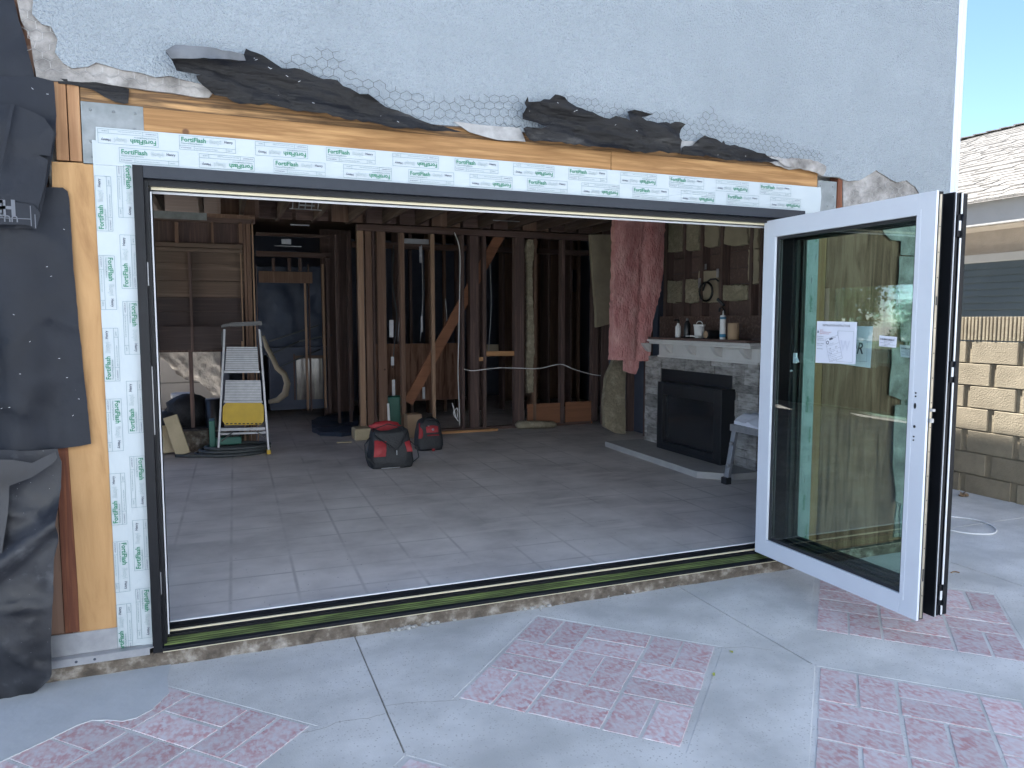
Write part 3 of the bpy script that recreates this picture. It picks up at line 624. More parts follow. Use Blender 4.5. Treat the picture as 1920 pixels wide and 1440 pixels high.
felt('building_paper', [(-420, 350), (78, 350), (117, 351), (126, 358), (129, 372), (136, 470), (146, 590), (158, 710), (171, 832), (150, 836), (100, 842), (60, 848), (-420, 870)],
     lambda x, z: -.022 - .045 * abs(nz(x * 4.5, z * .9, 9)) * 1.7 - .014 * nz(x * 11, z * 3, 2) - crease(x, z, 11) - .03 * max(0, 1.2 - z), 'feltnavy', 'large flat black paper sheet hanging beside the plywood strip on the left', sp=.028, jit=0.001, yref=-.03, ln=.006, pins=[(88, 500), (96, 518), (116, 572), (111, 672), (126, 708), (5, 765), (22, 762), (100, 780), (137, 779), (148, 748), (42, 700), (60, 640), (30, 590), (120, 430)])
felt('building_paper', [(-420, 842), (60, 848), (104, 844), (112, 870), (111, 950), (113, 1010), (106, 1040), (104, 1120), (100, 1200), (100, 1258), (94, 1272), (70, 1296), (35, 1318), (0, 1332), (-420, 1400)],
     lambda x, z: -.07 - .10 * max(0, math.sin((.95 - z) * 3.0)) * (.5 + .5 * math.tanh((-.55 - x) * 6 + .6)) - .05 * abs(nz(x * 3, z * 2.5, 6)) - .015 * nz(x * 9, z * 7, 1) - 1.6 * crease(x, z, 2) - .07 * math.exp(-((z - .58 - .75 * (x + .85)) / .045) ** 2), 'feltdust', 'dusty black paper sheet bulging outward at lower left above the paving', sp=.022, jit=.002, yref=-.12)
felt('building_paper', [(-420, 856), (20, 862), (60, 868), (104, 847), (108, 858), (98, 870), (60, 895), (16, 912), (14, 960), (0, 1080), (-420, 1100)],
     lambda x, z: -.20 - .03 * nz(x * 4, z * 4, 4) , 'felt', 'dark inner fold of paper curling over the dusty sheet at lower left', sp=.05, jit=0, yref=-.2)

def lath(name, outline, y0, m, label, cw=.050, chh=.040, rad=.0010, seed=1, amp=.02, ybase=-.03, keep=.97):
    P = pts(outline, ybase); random.seed(seed)
    def inside(q):
        c = False; j = len(P) - 1
        for i in range(len(P)):
            if (P[i][1] > q[1]) != (P[j][1] > q[1]) and q[0] < (P[j][0] - P[i][0]) * (q[1] - P[i][1]) / (P[j][1] - P[i][1]) + P[i][0]: c = not c
            j = i
        return c
    x0 = min(p[0] for p in P); x1 = max(p[0] for p in P); z0 = min(p[1] for p in P); z1 = max(p[1] for p in P)
    b = MB(); E = set(); V = {}
    def vert(x, z):
        k = (round(x / 1e-3), round(z / 1e-3))
        if k not in V: V[k] = (x + .018 * nz(x * 6, z * 6, seed) + .006 * nz(x * 40, z * 40), z + .020 * nz(x * 6, z * 6, seed + 9) + .005 * nz(x * 50, z * 50, 2))
        return k
    nr = int((z1 - z0) / chh) + 3; nc = int((x1 - x0) / cw) + 3
    for r in range(-1, nr):
        for c in range(-1, nc):
            cx = x0 + (c + (.5 if r % 2 else 0)) * cw; cz = z0 + r * chh * .78
            a = chh * .30; top = chh * .52
            p = [(cx - cw / 2, cz - a), (cx - cw / 2, cz + a - .004), (cx, cz + top), (cx + cw / 2, cz + a - .004), (cx, cz - top + .002)]
            for u, v in ((0, 1), (1, 2), (2, 3)):
                m_ = ((p[u][0] + p[v][0]) / 2, (p[u][1] + p[v][1]) / 2)
                if inside(m_) and random.random() < keep:
                    ku, kv = vert(*p[u]), vert(*p[v])
                    if ku != kv: E.add((min(ku, kv), max(ku, kv)))
    for a, c in E:
        def Q(k): x, z = V[k]; return Vector((x, y0 - amp * abs(nz(x * 3, z * 5, seed + 4)) * 1.5 - .004, z))
        b.tube([Q(a), Q(c)], rad, 3)
    return tag(b.build(name, m), label, 'wire lath', 'wire lath torn loose around the opening')
lath('wire_lath', [(515, 128), (545, 105), (580, 108), (598, 88), (630, 100), (655, 130), (700, 150), (760, 168), (830, 190), (900, 178), (960, 180), (985, 190), (980, 226), (978, 244), (880, 232), (800, 228), (722, 201), (655, 168), (632, 153), (552, 131)], -.030, 'wire', 'fan of bare hexagon wire mesh lifting off the stucco between the two black flaps', seed=2, cw=.052, chh=.045, rad=.0010)
lath('wire_lath', [(1035, 178), (1070, 180), (1120, 190), (1180, 205), (1220, 210), (1270, 206), (1300, 225), (1333, 206), (1350, 225), (1400, 245), (1450, 255), (1500, 275), (1540, 278), (1538, 300), (1500, 300), (1455, 300), (1420, 286), (1360, 268), (1310, 258), (1280, 262), (1278, 236), (1176, 229), (1108, 212), (1050, 186)], -.030, 'wire', 'long strip of bare hexagon wire mesh rising over the right part of the header', seed=4, cw=.044, chh=.036, rad=.0009)
lath('wire_lath', [(30, -10), (60, -10), (64, 26), (82, 42), (100, 48), (110, 74), (105, 98), (120, 115), (160, 125), (262, 135), (330, 145), (390, 165), (360, 170), (300, 160), (240, 154), (150, 145), (80, 138), (62, 110), (45, 70), (34, 40)], -.018, 'wirel', 'pale wire mesh embedded in the grey scratch coat down the upper left tear', seed=6, cw=.058, chh=.05, amp=.004)
lath('wire_lath', [(1598, 345), (1645, 325), (1700, 342), (1720, 360), (1700, 400), (1600, 400)], -.018, 'wirel', 'pale wire mesh in the grey scratch coat above the folded door', seed=8, cw=.05, chh=.04, amp=.003, keep=.7)
b = MB(); xk, zk = PY(1632, 434, -.03)
for r in (.03, .022, .014): b.tube([(3.72 + r * math.cos(a) + .3 * (.03 - r), -.03 - r * .3, 2.13 + r * math.sin(a)) for a in [i * .4 for i in range(16)]], .0014, 4, closed=True)
tag(b.build('wire_coil', 'wirel'), 'small coil of pale wire stuck to the plywood behind the door glass, near its top', 'wire')

# ================================================================== FOLDING DOOR
door = thing('folding_door', 'wide three panel folding door, dark frame with its panels folded open at the right', 'folding door', (-.323, 0, .07))
XL, XR, ZB, ZT = -.323, 3.286, .07, 2.205
b = MB()
b.box(XL, XL + .040, -.045, .10, ZB, ZT, 1, .002); b.box(XL + .040, XL + .056, -.018, .10, ZB + .015, ZT - .06, 1); b.box(XL + .056, XL + .064, .012, .10, ZB + .04, ZT - .08, 1)
b.box(XL + .060, XL + .066, .008, .012, ZB + .06, ZT - .1, 2)
b.build('side_jamb', ['slate_frame', 'black_frame', 'whiteline'], door)
b = MB(); b.box(XL + .0405, XL + .044, -.026, -.018, 1.05, 1.35, 0); b.box(XL + .0405, XL + .044, -.026, -.018, .33, .43, 0); b.box(XL + .0405, XL + .044, -.026, -.018, 1.7, 1.8, 0); b.build('strike_plate', 'alu', door)
b = MB(); b.box(XR - .045, XR, -.045, .10, ZB, ZT, 0, .002); b.box(XR - .060, XR - .045, -.02, .10, ZB + .015, ZT - .06, 1)
b.build('side_jamb', ['slate_frame', 'black_frame'], door)
b = MB(); b.box(XL + .0402, XR - .0452, -.045, .10, ZT - .052, ZT, 0, .002); b.box(XL + .0402, XR - .0452, -.010, .10, ZT - .078, ZT - .0525, 1); b.box(XL + .0562, XR - .0452, .030, .10, ZT - .088, ZT - .0785, 1)
b.build('head_frame', ['slate_frame', 'black_frame'], door)
b = MB(); b.box(XL + .057, XR - .05, .018, .028, ZT - .090, ZT - .0785, 0); b.build('weather_strip', 'cream', door)
b = MB(); b.box(XL + .064, XR - .05, .074, .080, ZT - .098, ZT - .0885, 0); b.build('weather_strip', 'whiteline', door)
# sill
b = MB()
sp = [(-.045, .070), (-.045, .082), (-.042, .0865), (.012, .113), (.020, .113), (.020, .122), (.036, .122), (.036, .128), (.064, .128), (.064, .140), (.098, .152), (.104, .152), (.104, .070)]
b.prism([(y, z) for y, z in sp], XL + .0405, XR - .0455, 'yz', 0)
b.build('sill_track', 'black_frame', door)
b = MB()
for k in range(4):
    t0, t1 = .10 + .215 * k, .10 + .215 * k + .165
    ya, za = -.034 + .050 * t0, .0912 + .0245 * t0; yb, zb = -.034 + .050 * t1, .0912 + .0245 * t1
    b.add([(XL + .045, ya, za), (XR - .05, ya, za), (XR - .05, yb, zb), (XL + .045, yb, zb)], [(0, 1, 2, 3)])
b.build('protective_film', 'greenstrip', door)
b = MB(); b.box(XL + .045, XR - .05, .040, .050, .128, .1345); b.build('weather_strip', 'cream', door)
b = MB(); b.box(XL + .064, XR - .05, .094, .108, .150, .1565); b.build('sill_edge', 'whiteline', door)
b = MB(); b.box(XL + .0405, XR - .05, -.0475, -.0445, .0705, .0735); b.build('sill_lip', 'cream', door)
# panels
def panel(x0, x1, ya, yb, z0, z1, mface, mside, label=None, st=.100, bead=True):
    b = MB(); e = .004
    def rail(y0, y1, za, zb, split=.014):
        b.box(x0, x0 + split, y0, y1, za, zb, 0, .0015); b.box(x0 + split + .0005, x1, y0 + e, y1 - e, za + e, zb - e, 1)
    b.box(x0, x0 + .014, ya, ya + st, z0, z1, 0, .0015); b.box(x0, x0 + .014, yb - st, yb, z0, z1, 0, .0015)
    b.box(x0, x0 + .014, ya + st, yb - st, z0, z0 + st, 0, .0015); b.box(x0, x0 + .014, ya + st, yb - st, z1 - st, z1, 0, .0015)
    for (p, q, r, s_) in ((ya + .003, ya + st - .004, z0 + .003, z1 - .003), (yb - st + .004, yb - .003, z0 + .003, z1 - .003)):
        b.box(x0 + .0145, x1, p, q, r, s_, 1)
    b.box(x0 + .0145, x1, ya + st - .004, yb - st + .004, z0 + .003, z0 + st - .004, 1); b.box(x0 + .0145, x1, ya + st - .004, yb - st + .004, z1 - st + .004, z1 - .003, 1)
    fr = b.build('door_panel', [mface, mside], door)
    if label: fr['label'] = label
    if bead:
        bb = MB(); k = .016
        for (p, q, r, s_) in ((ya + st - .024, ya + st - .002, z0 + st - .024, z1 - st + .024), (yb - st + .002, yb - st + .024, z0 + st - .024, z1 - st + .024)): bb.box(x0 - .0022, x0 - .0002, p, q, r, s_, 0)
        bb.box(x0 - .0022, x0 - .0002, ya + st - .002, yb - st + .002, z0 + st - .024, z0 + st - .002); bb.box(x0 - .0022, x0 - .0002, ya + st - .002, yb - st + .002, z1 - st + .002, z1 - st + .024)
        bb.build('glazing_bead', mface, fr)
    g = MB(); g.box((x0 + x1) / 2 - .004, (x0 + x1) / 2 + .004, ya + st - .006, yb - st + .006, z0 + st - .006, z1 - st + .006); g.build('glass_pane', 'glass', fr)
    gk = MB(); i = .016
    for xs in (x0 + .016, x1 - .012):
        gk.box(xs, xs + .010, ya + st - .003, ya + st + i, z0 + st, z1 - st); gk.box(xs, xs + .010, yb - st - i, yb - st + .003, z0 + st, z1 - st)
        gk.box(xs, xs + .010, ya + st + i, yb - st - i, z0 + st, z0 + st + i); gk.box(xs, xs + .010, ya + st + i, yb - st - i, z1 - st - i, z1 - st)
    gk.build('gasket', 'rubber', fr)
    return fr
Y0, Y1 = -1.128, .015
pA = panel(3.033, 3.078, Y0, Y1, .128, 2.137, 'white_frame', 'black_frame', 'white inner face panel with lever holes')
b = MB(); b.box(3.050, 3.062, Y0 - .0045, Y0 - .0005, .14, 2.12, 0)
for k in range(16): b.lathe((3.056, Y0 - .005, .25 + k * .115), [(.0028, -.0008), (.0028, .0004)], 8, 1, 'y')
b.box(3.052, 3.060, Y0 - .0052, Y0 - .0046, 1.62, 1.66, 1); b.box(3.052, 3.060, Y0 - .0052, Y0 - .0046, .32, .38, 1); b.box(3.050, 3.068, Y0 - .018, Y0 - .005, 1.13, 1.142, 2); b.box(3.044, 3.066, Y0 - .014, Y0 - .005, 1.078, 1.096, 2)
b.build('lock_strip', ['steel', 'rubber', 'alu'], pA)
b = MB()
for (y, z, ry, rz) in ((-1.068, 1.211, .004, .004), (-1.068, 1.195, .004, .004), (-1.067, 1.150, .006, .014), (-1.069, 1.052, .006, .007), (-1.068, 1.004, .004, .004), (-1.067, .987, .004, .004)):
    b.add([(3.0308, y + ry * math.cos(a), z + rz * math.sin(a)) for a in [i * math.pi / 8 for i in range(16)]] + [(3.0335, y + ry * math.cos(a), z + rz * math.sin(a)) for a in [i * math.pi / 8 for i in range(16)]], [tuple(range(16))] + [(i, (i + 1) % 16, 16 + (i + 1) % 16, 16 + i) for i in range(16)])
b.build('lever_hole', 'rubber', pA)
pB = panel(3.150, 3.186, Y0 + .004, Y1 - .02, .128, 2.137, 'black_frame', 'black_frame', bead=False)
pC = panel(3.196, 3.240, Y0 + .004, Y1 - .02, .128, 2.137, 'black_frame', 'black_frame', bead=False)
b = MB(); b.box(3.156, 3.159, Y0 - .0005, Y0 + .003, .13, 2.135); b.build('edge_gasket', 'whiteline', pB)
b = MB(); b.box(3.193, 3.202, Y0 - .0005, Y0 + .003, .28, 1.26); b.box(3.193, 3.202, Y0 - .0005, Y0 + .003, 1.36, 1.93); b.box(3.193, 3.202, Y0 - .0005, Y0 + .003, 2.04, 2.135); b.box(3.193, 3.202, Y0 - .0005, Y0 + .003, .135, .19); b.build('edge_gasket', 'whiteline', pC)
for z in (.235, 1.31, 1.985):
    b = MB(); b.box(3.168, 3.212, Y0 - .006, Y0 + .002, z - .05, z + .05, 0, .002); b.box(3.174, 3.188, Y0 - .0085, Y0 - .006, z - .022, z + .022, 1)
    b.lathe((3.192, Y0 - .008, z - .05), [(.006, 0), (.006, .1)], 10); b.build('hinge', ['black_frame', 'whiteline'], door)
b = MB()
for yy in (-.155,):
    b.bar((3.148, yy, 1.335), (3.118, yy - .05, 1.31), .018, .008, bev=.002); b.box(3.138, 3.15, yy - .012, yy + .012, 1.3, 1.36, 0, .002)
b.build('lever_handle', 'white_frame', pB)
b = MB(); b.bar((3.188, -.06, 1.27), (3.160, -.11, 1.25), .018, .008, bev=.002); b.build('lever_handle', 'white_frame', pC)
# papers taped to the panes
def vsheet(name, x, quad, m, label, deco=None, cat='paper sheet', ms=None):
    b = MB(); n = 8; Q = [PX(a, c, x) for a, c in quad]  # tl tr br bl
    vs = []
    for k in (0, .0006):
        for i in range(n + 1):
            for j in range(n + 1):
                u, v = i / n, j / n
                p = [(Q[0][t] * (1 - u) + Q[1][t] * u) * (1 - v) + (Q[3][t] * (1 - u) + Q[2][t] * u) * v for t in (0, 1)]
                vs.append((x + k - .0015 * math.sin(u * 3.1) * v, p[0], p[1]))
    fs = []; s1 = (n + 1) ** 2
    for i in range(n):
        for j in range(n): a = i * (n + 1) + j; fs += [(a, a + 1, a + n + 2, a + n + 1), (s1 + a, s1 + a + n + 1, s1 + a + n + 2, s1 + a + 1)]
    b.add(vs, fs)
    if deco:
        tl = Vector((x - .0028, Q[0][0], Q[0][1])); ex = (Vector((0, Q[1][0] - Q[0][0], Q[1][1] - Q[0][1]))).normalized(); ey = Vector((0, Q[0][0] - Q[3][0], Q[0][1] - Q[3][1])).normalized()
        T = Matrix.Translation(tl) @ Matrix((ex, ey, ex.cross(ey))).transposed().to_4x4(); deco(b, T)
    return tag(b.build(name, ms or m), label, cat)
def rectT(b, T, x0, x1, y0, y1, mi=1, z=0): b.add([T @ Vector(p) for p in ((x0, y0, z), (x1, y0, z), (x1, y1, z), (x0, y1, z))], [(0, 1, 2, 3)], mi)
def boxT(b, T, x0, x1, y0, y1, t=.0009, mi=1, z=0):
    rectT(b, T, x0, x1, y0, y0 + t, mi, z); rectT(b, T, x0, x1, y1 - t, y1, mi, z); rectT(b, T, x0, x0 + t, y0, y1, mi, z); rectT(b, T, x1 - t, x1, y0, y1, mi, z)
def deco1(b, T):
    b.text('INSTALLATION INSTRUCTIONS', .0155, T @ Matrix.Translation((.045, -.026, 0)), 1, off=.005, sx=.86)
    b.add([T @ Vector(p) for p in ((.006, -.063, 0), (.020, -.063, 0), (.013, -.047, 0))], [(0, 1, 2)], 1)
    b.text('Important', .007, T @ Matrix.Translation((.026, -.050, 0)), 2, off=.01)
    for i, t in enumerate(('Read all steps before you begin', 'Installer leave with owner')): b.text(t, .0066, T @ Matrix.Translation((.026, -.060 - .009 * i, 0)), 2, off=.01, sx=.95)
    for i, t in enumerate(('Full install guide for', 'frame and panels is', 'supplied with the unit', '', 'Check the opening is', 'level and square', '', 'Keep the sill clean')): b.text(t, .0066, T @ Matrix.Translation((.008, -.085 - .0095 * i, 0)), 1, off=.01, sx=.9)
    rectT(b, T, .150, .151, -.217, -.05, 3); boxT(b, T, .154, .258, -.21, -.048, mi=3)
    b.text('W', .075, T @ Matrix.Translation((.175, -.15, 0)), 5, off=.02)
    L = T @ Matrix.Translation((.068, -.098, .0009)) @ Matrix.Rotation(R(17), 4, 'Z')
    rectT(b, L, 0, .092, -.125, .001, 0, -.0003); boxT(b, L, 0, .092, -.125, .001)
    rectT(b, L, .028, .052, -.012, -.002); b.text('ENERGY', .007, L @ Matrix.Translation((.055, -.009, 0)), 1)
    L2 = L @ Matrix.Translation((.012, -.020, 0)); b.add([L2 @ Vector((r * math.cos(a), r * math.sin(a), 0)) for a in [i * .524 for i in range(12)] for r in (.006, .010)], [(2 * i, 2 * i + 1, (2 * i + 3) % 24, (2 * i + 2) % 24) for i in range(12)], 1)
    for y in (-.040, -.066, -.092, -.112): rectT(b, L, 0, .092, y, y + .0007)
    b.text('0.28', .011, L @ Matrix.Translation((.012, -.060, 0)), 1); b.text('0.21', .011, L @ Matrix.Translation((.058, -.060, 0)), 1)
    b.text('0.48', .011, L @ Matrix.Translation((.012, -.086, 0)), 1); b.text('52', .011, L @ Matrix.Translation((.062, -.086, 0)), 1)
    for y in (-.033, -.075, -.102, -.12): b.text('window rating values listed here', .0048, L @ Matrix.Translation((.006, y, 0)), 1)
PM = ['paper', 'ink', 'redink', 'grey', 'palegrey', 'showthrough']
vsheet('instruction_sheet', 3.0485, [(1532, 602), (1607, 604), (1604, 683), (1529, 680)], 'paper', 'white installation instructions sheet with a tilted rating sticker taped inside the door glass', deco1, ms=PM)
def deco2(b, T):
    b.text('VALOR', .085, T @ Matrix.Translation((-.075, -.145, 0)), 1, off=.015, sx=.86, shear=.25); boxT(b, T, .02, .185, -.185, -.075); 
    for i in range(3): b.text('For indoor side of the opening', .008, T @ Matrix.Translation((.03, -.160 - .009 * i, 0)), 1)
vsheet('printed_sheet', 3.144, [(1576, 611), (1637, 612), (1632, 690), (1574, 682)], 'paper', 'tinted sheet with large slanted letters behind the instruction sheet, seen through the glass', deco2, ms=PM)
def deco3(b, T):
    random.seed(5); x = .008
    while x < .092: wd = random.uniform(.0006, .0024); rectT(b, T, x, x + wd, -.021, -.012); x += wd + random.uniform(.0006, .002)
    for i in range(4): b.text(('ORDER 4471 UNIT 1', 'PANEL ONE OF THREE', 'CLEAR OPENING 12-0 x 7-0', 'LOW E TEMPERED')[i], .0058, T @ Matrix.Translation((.008 if i % 2 else .03, -.029 - .0068 * i, 0)), 1, sx=1)
vsheet('barcode_label', 3.0485, [(1649, 629), (1682, 632), (1680, 652), (1648, 649)], 'paper', 'small white barcode label on the door glass right of the instruction sheet', deco3, cat='label', ms=PM)
vsheet('barcode_label', 3.144, [(1687, 646), (1712, 649), (1711, 671), (1689, 669)], 'paper', 'small tinted label half hidden behind the white stile, seen through the glass', deco3, cat='label', ms=PM)

# ================================================================== INTERIOR SHELL
b = MB(); b.box(-3.2, 4.5, .15, 1.49, 2.97, 3.05, 1); b.box(-3.2, 5.06, 1.49, 3.4, 2.97, 3.05, 1); b.box(-3.2, -.7, 3.4, 5.5, 2.97, 3.05); b.box(-.7, 5.06, 3.4, 5.5, 2.97, 3.05); b.box(.02, 6.09, 5.5, 9.7, 2.97, 3.05); b.box(-3.2, .019, 5.5, 8.75, 2.97, 3.05); b.build('ceiling', ['oldx', 'bounce_drywall'], kind='structure')
shell = thing('interior_shell', 'dark unfinished back and side walls deep inside the opened room', 'wall', (0, 6, FZ))
def part(name, m, boxes, parent, bev=0, label=None):
    b = MB()
    for q in boxes: b.box(*q, 0, bev)
    o = b.build(name, m, parent)
    if label: o['label'] = label
    return o
part('back_wall', 'haze_dark', [(.1, 6.2, 9.6, 9.7, FZ, 2.97), (.0, .1, 7.4, 9.6, FZ, 3.2)], shell)
part('side_wall', 'haze_dark', [(4.46, 4.499, .16, 1.5, FZ, 2.97), (4.46, 5.05, 1.551, 1.56, FZ, 2.97), (5.04, 5.069, 1.56, 5.45, FZ, 2.97), (6.07, 6.099, 5.56, 9.6, FZ, 2.97)], shell)
part('left_wall', 'bounce_drywall', [(-3.3, -3.2, .16, .5, FZ, 2.97), (-3.3, -3.2, 5.95, 7.5, FZ, 2.97), (-3.3, -3.2, 7.501, 9.5, FZ, 1.9), (-3.3, -3.2, .5, 5.95, 2.85, 2.97), (-3.3, -3.2, 7.6, 7.7, FZ, 1)], shell)  # unseen wall, opened wide to let extra daylight into the room
part('left_wall_boards', 'darkbrd', [(-3.3, -3.2, 4.1, 5.95, FZ, 1.12), (-3.3, -3.2, 4.1, 4.25, 1.12, 2.85), (-3.3, -3.2, 4.25, 5.95, 2.08, 2.85), (-3.199, -3.19, 5.95, 7.5, FZ, 2.97)], shell)  # unseen stretch kept dark to weaken its reflection in the door glass
part('front_inner_wall', 'bounce_drywall', [(-3.2, -.36, .145, .16, FZ, 2.97), (3.31, 4.49, .145, .16, FZ, 2.97), (-.36, 3.31, .145, .16, 2.26, 2.97)], shell)
jo = thing('ceiling_joists', 'row of dark wooden joists under the ceiling boards', 'joists', (0, 3, 2.7))
for i in range(20):
    x = -3 + .405 * i
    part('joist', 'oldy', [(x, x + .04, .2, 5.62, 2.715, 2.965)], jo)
for i in range(12): part('blocking', 'mid' if i % 3 == 0 else 'oldx', [(.05 + .405 * i, .05 + .405 * i + .36, 5.40, 5.44, 2.715, 2.96)], jo)

# main stud wall
YW = 5.42
sw = thing('stud_wall', 'long bare stud wall across the back of the room with a diagonal brace', 'stud wall', (3.1, YW, FZ))
def stud(l, r, py, m, y0=YW, d=.09, z0=FZ + .04, z1=2.62, name='stud', par=None):
    x0 = PY(l, py, y0)[0]; x1 = PY(r, py, y0)[0]
    return part(name, m, [(x0, x1, y0, y0 + d, z0, z1)], par or sw, .002)
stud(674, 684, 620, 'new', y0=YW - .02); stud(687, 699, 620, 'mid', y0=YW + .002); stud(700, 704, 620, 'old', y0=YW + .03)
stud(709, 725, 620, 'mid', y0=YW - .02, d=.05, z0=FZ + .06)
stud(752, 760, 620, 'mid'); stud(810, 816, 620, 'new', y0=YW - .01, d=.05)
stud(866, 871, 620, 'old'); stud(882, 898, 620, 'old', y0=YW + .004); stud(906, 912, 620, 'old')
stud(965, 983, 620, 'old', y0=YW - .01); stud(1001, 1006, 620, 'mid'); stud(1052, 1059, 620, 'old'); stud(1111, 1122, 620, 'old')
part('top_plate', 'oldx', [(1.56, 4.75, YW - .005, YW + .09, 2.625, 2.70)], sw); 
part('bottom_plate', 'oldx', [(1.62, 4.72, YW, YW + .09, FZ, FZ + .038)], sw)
part('bottom_plate', 'newx', [(2.05, 3.3, YW - .14, YW - .10, FZ, FZ + .03)], sw)
b = MB(); x0, z0 = PY(765, 755, YW + .11); x1, z1 = PY(938, 440, YW + .11)
b.bar((x0, YW + .115, z0), (x1, YW + .115, z1), .13, .03, up=(0, 1, 0)); b.build('brace', 'redply', sw)
def blk(l, r, t, bt, m, y0=YW + .01, d=.08, name='blocking'):
    x0, z1 = PY(l, t, y0); x1, z0 = PY(r, bt, y0); part(name, m, [(x0, x1, y0, y0 + d, z0, z1)], sw, .001)
blk(888, 906, 670, 677, 'newx'); blk(912, 965, 659, 667, 'newx'); blk(989, 1052, 758, 795, 'redply', YW + .02, .02, 'low_panel'); blk(1060, 1111, 754, 795, 'redply', YW + .02, .02, 'low_panel')
for (l, r, t, bt) in ((730, 738, 600, 632), (733, 739, 669, 685), (735, 741, 712, 742), (786, 792, 462, 493), (789, 793, 593, 623), (792, 797, 726, 748), (689, 701, 443, 453), (757, 804, 447, 458)):
    y0 = YW + .2; x0, z1 = PY(l, t, y0); x1, z0 = PY(r, bt, y0)
    part('nail_plate', 'alu', [(x0, x1, y0, y0 + .004, z0, z1)], sw)
# second row of framing and lining deeper in
s2 = thing('stud_wall', 'second darker row of studs standing behind the long stud wall', 'stud wall', (3.5, 7.2, FZ))
random.seed(21)
x = 1.9
while x < 6.0:
    wd = random.choice([.04, .04, .05, .09]); part('stud', random.choice(['old', 'old', 'mid']), [(x, x + wd, 7.2 + random.uniform(0, .3), 7.55, FZ, 2.9)], s2); x += random.uniform(.16, .38)
part('top_plate', 'oldx', [(1.8, 6.0, 7.2, 7.3, 2.6, 2.68)], s2)
def behind(name, m, l, t, r, bt, y, d=.02, par=s2):
    x0, z1 = PY(l, t, y); x1, z0 = PY(r, bt, y); return part(name, m, [(x0, x1, y, y + d, z0, z1)], par)
behind('plywood_panel', 'plydark', 700, 645, 870, 748, 7.1); behind('board', 'brd', 985, 385 + 80, 1000, 740, 7.1)
behind('board', 'battpaper', 913, 646, 935, 660, 7.0)
# back window of the far room with daylight beyond
wy = 8.6
fw = thing('far_wall', 'dark far room wall with a small bright window at its right', 'wall', (5.5, wy, FZ))
xa, za = PY(1062, 505, wy); xb, zb = PY(1082, 547, wy)
part('wall_board', 'mid', [(xa - 1.2, xa, wy, wy + .05, FZ, 2.97), (xb, xb + .5, wy, wy + .05, FZ, 2.97), (xa, xb, wy, wy + .05, FZ, zb), (xa, xb, wy, wy + .05, za, 2.97)], fw)
xm, _ = PY(1071, 520, wy); part('window_bar', 'white_frame', [(xm, xm + .035, wy + .01, wy + .04, zb, za)], fw)
part('wall_board', 'old', [(xa - .5, xa - .38, wy - .1, wy - .01, FZ, 2.6), (xb + .08, xb + .2, wy - .1, wy - .01, FZ, 2.6)], fw)

# left framing: header, cripples, boards
YL = 5.0
lw = thing('framed_wall', 'board backed wall framing at the left of the room above low openings', 'stud wall', (-.2, YL, 1.2))
def lpart(name, m, l, t, r, bt, dy=0, d=.06, y=YL):
    x0 = PY(l, t, y + dy)[0]; x1 = PY(r, bt, y + dy)[0]; mm = (max(l, 285) + r) / 2; z1 = PY(mm, t, y + dy)[1]; z0 = PY(mm, bt, y + dy)[1]
    return part(name, m, [(x0, x1, y + dy, y + dy + d, z0, z1)], lw, .001)
lpart('top_plate', 'oldx', 270, 401, 478, 416)
lpart('top_plate', 'mid', 388, 402, 478, 409, -.02, .02)
lpart('nail_plate', 'zinc', 284, 397, 388, 411, -.03, .004)
lpart('sill_board', 'brd', 270, 456, 454, 464, -.01); lpart('sill_board', 'brd', 270, 465.5, 454, 472, -.012)
for l, r in ((327, 335), (395, 401), (447, 455)): lpart('cripple_stud', 'mid', l, 416, r, 456)
lpart('stud', 'new', 450, 466, 458, 656); lpart('stud', 'mid', 459, 412, 468, 842, .01); lpart('stud', 'mid', 468.5, 412, 473, 842, .02); lpart('stud', 'new', 474, 412, 484, 842, 0); lpart('stud', 'new', 456, 640, 459, 842, 0)
lpart('stud', 'old', 352, 470, 364, 660, .02, .1)
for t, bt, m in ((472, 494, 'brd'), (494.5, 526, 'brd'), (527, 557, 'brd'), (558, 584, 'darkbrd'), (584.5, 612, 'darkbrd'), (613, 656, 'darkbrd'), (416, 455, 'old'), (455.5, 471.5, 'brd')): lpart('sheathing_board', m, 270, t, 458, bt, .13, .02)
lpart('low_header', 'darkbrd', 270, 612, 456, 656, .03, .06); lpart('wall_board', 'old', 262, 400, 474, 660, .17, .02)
for l, r in ((353, 366), (412, 418)): lpart('stud', 'old', l, 656, r, 802, .05)
lpart('stud', 'mid', 282, 420, 288, 860, -.06)
part('sill_curb', 'found', [(-1.2, .28, YL + .1, YL + .3, FZ, FZ + .22)], lw)
# doorway region behind
dw = thing('door_framing', 'rough door framing with dark plastic behind it, left of the stud wall', 'door frame', (1.2, 6.9, FZ))
def dpart(name, m, l, t, r, bt, y=6.9, d=.08, par=dw):
    x0, z1 = PY(l, t, y); x1, z0 = PY(r, bt, y); return part(name, m, [(x0, x1, y, y + d, z0, z1)], par, .001)
dpart('header', 'oldx', 480, 435, 620, 446); dpart('header', 'mid', 485, 508, 586, 531, 6.88); dpart('header', 'oldx', 480, 470, 620, 484)
dpart('jamb', 'old', 577, 495, 586, 770); dpart('jamb', 'new', 574, 531, 576.5, 770, 6.87); dpart('jamb', 'old', 480, 495, 489, 770); dpart('jamb', 'new', 607, 495, 609.5, 765, 6.9); dpart('jamb', 'old', 610, 480, 622, 775)
for l, r in ((628, 640), (650, 662)): dpart('jamb', 'old', l, 440, r, 800, 6.4)
for l in (510, 540, 560): dpart('cripple_stud', 'old', l, 484, l + 6, 508)
dpart('wall_board', 'old', 600, 430, 665, 800, 7.6); dpart('wall_board', 'haze_dark', 588, 520, 607, 750, 8.2)
b = MB(); pl = pts([(480, 500), (600, 500), (605, 665), (480, 665)], 7.4)
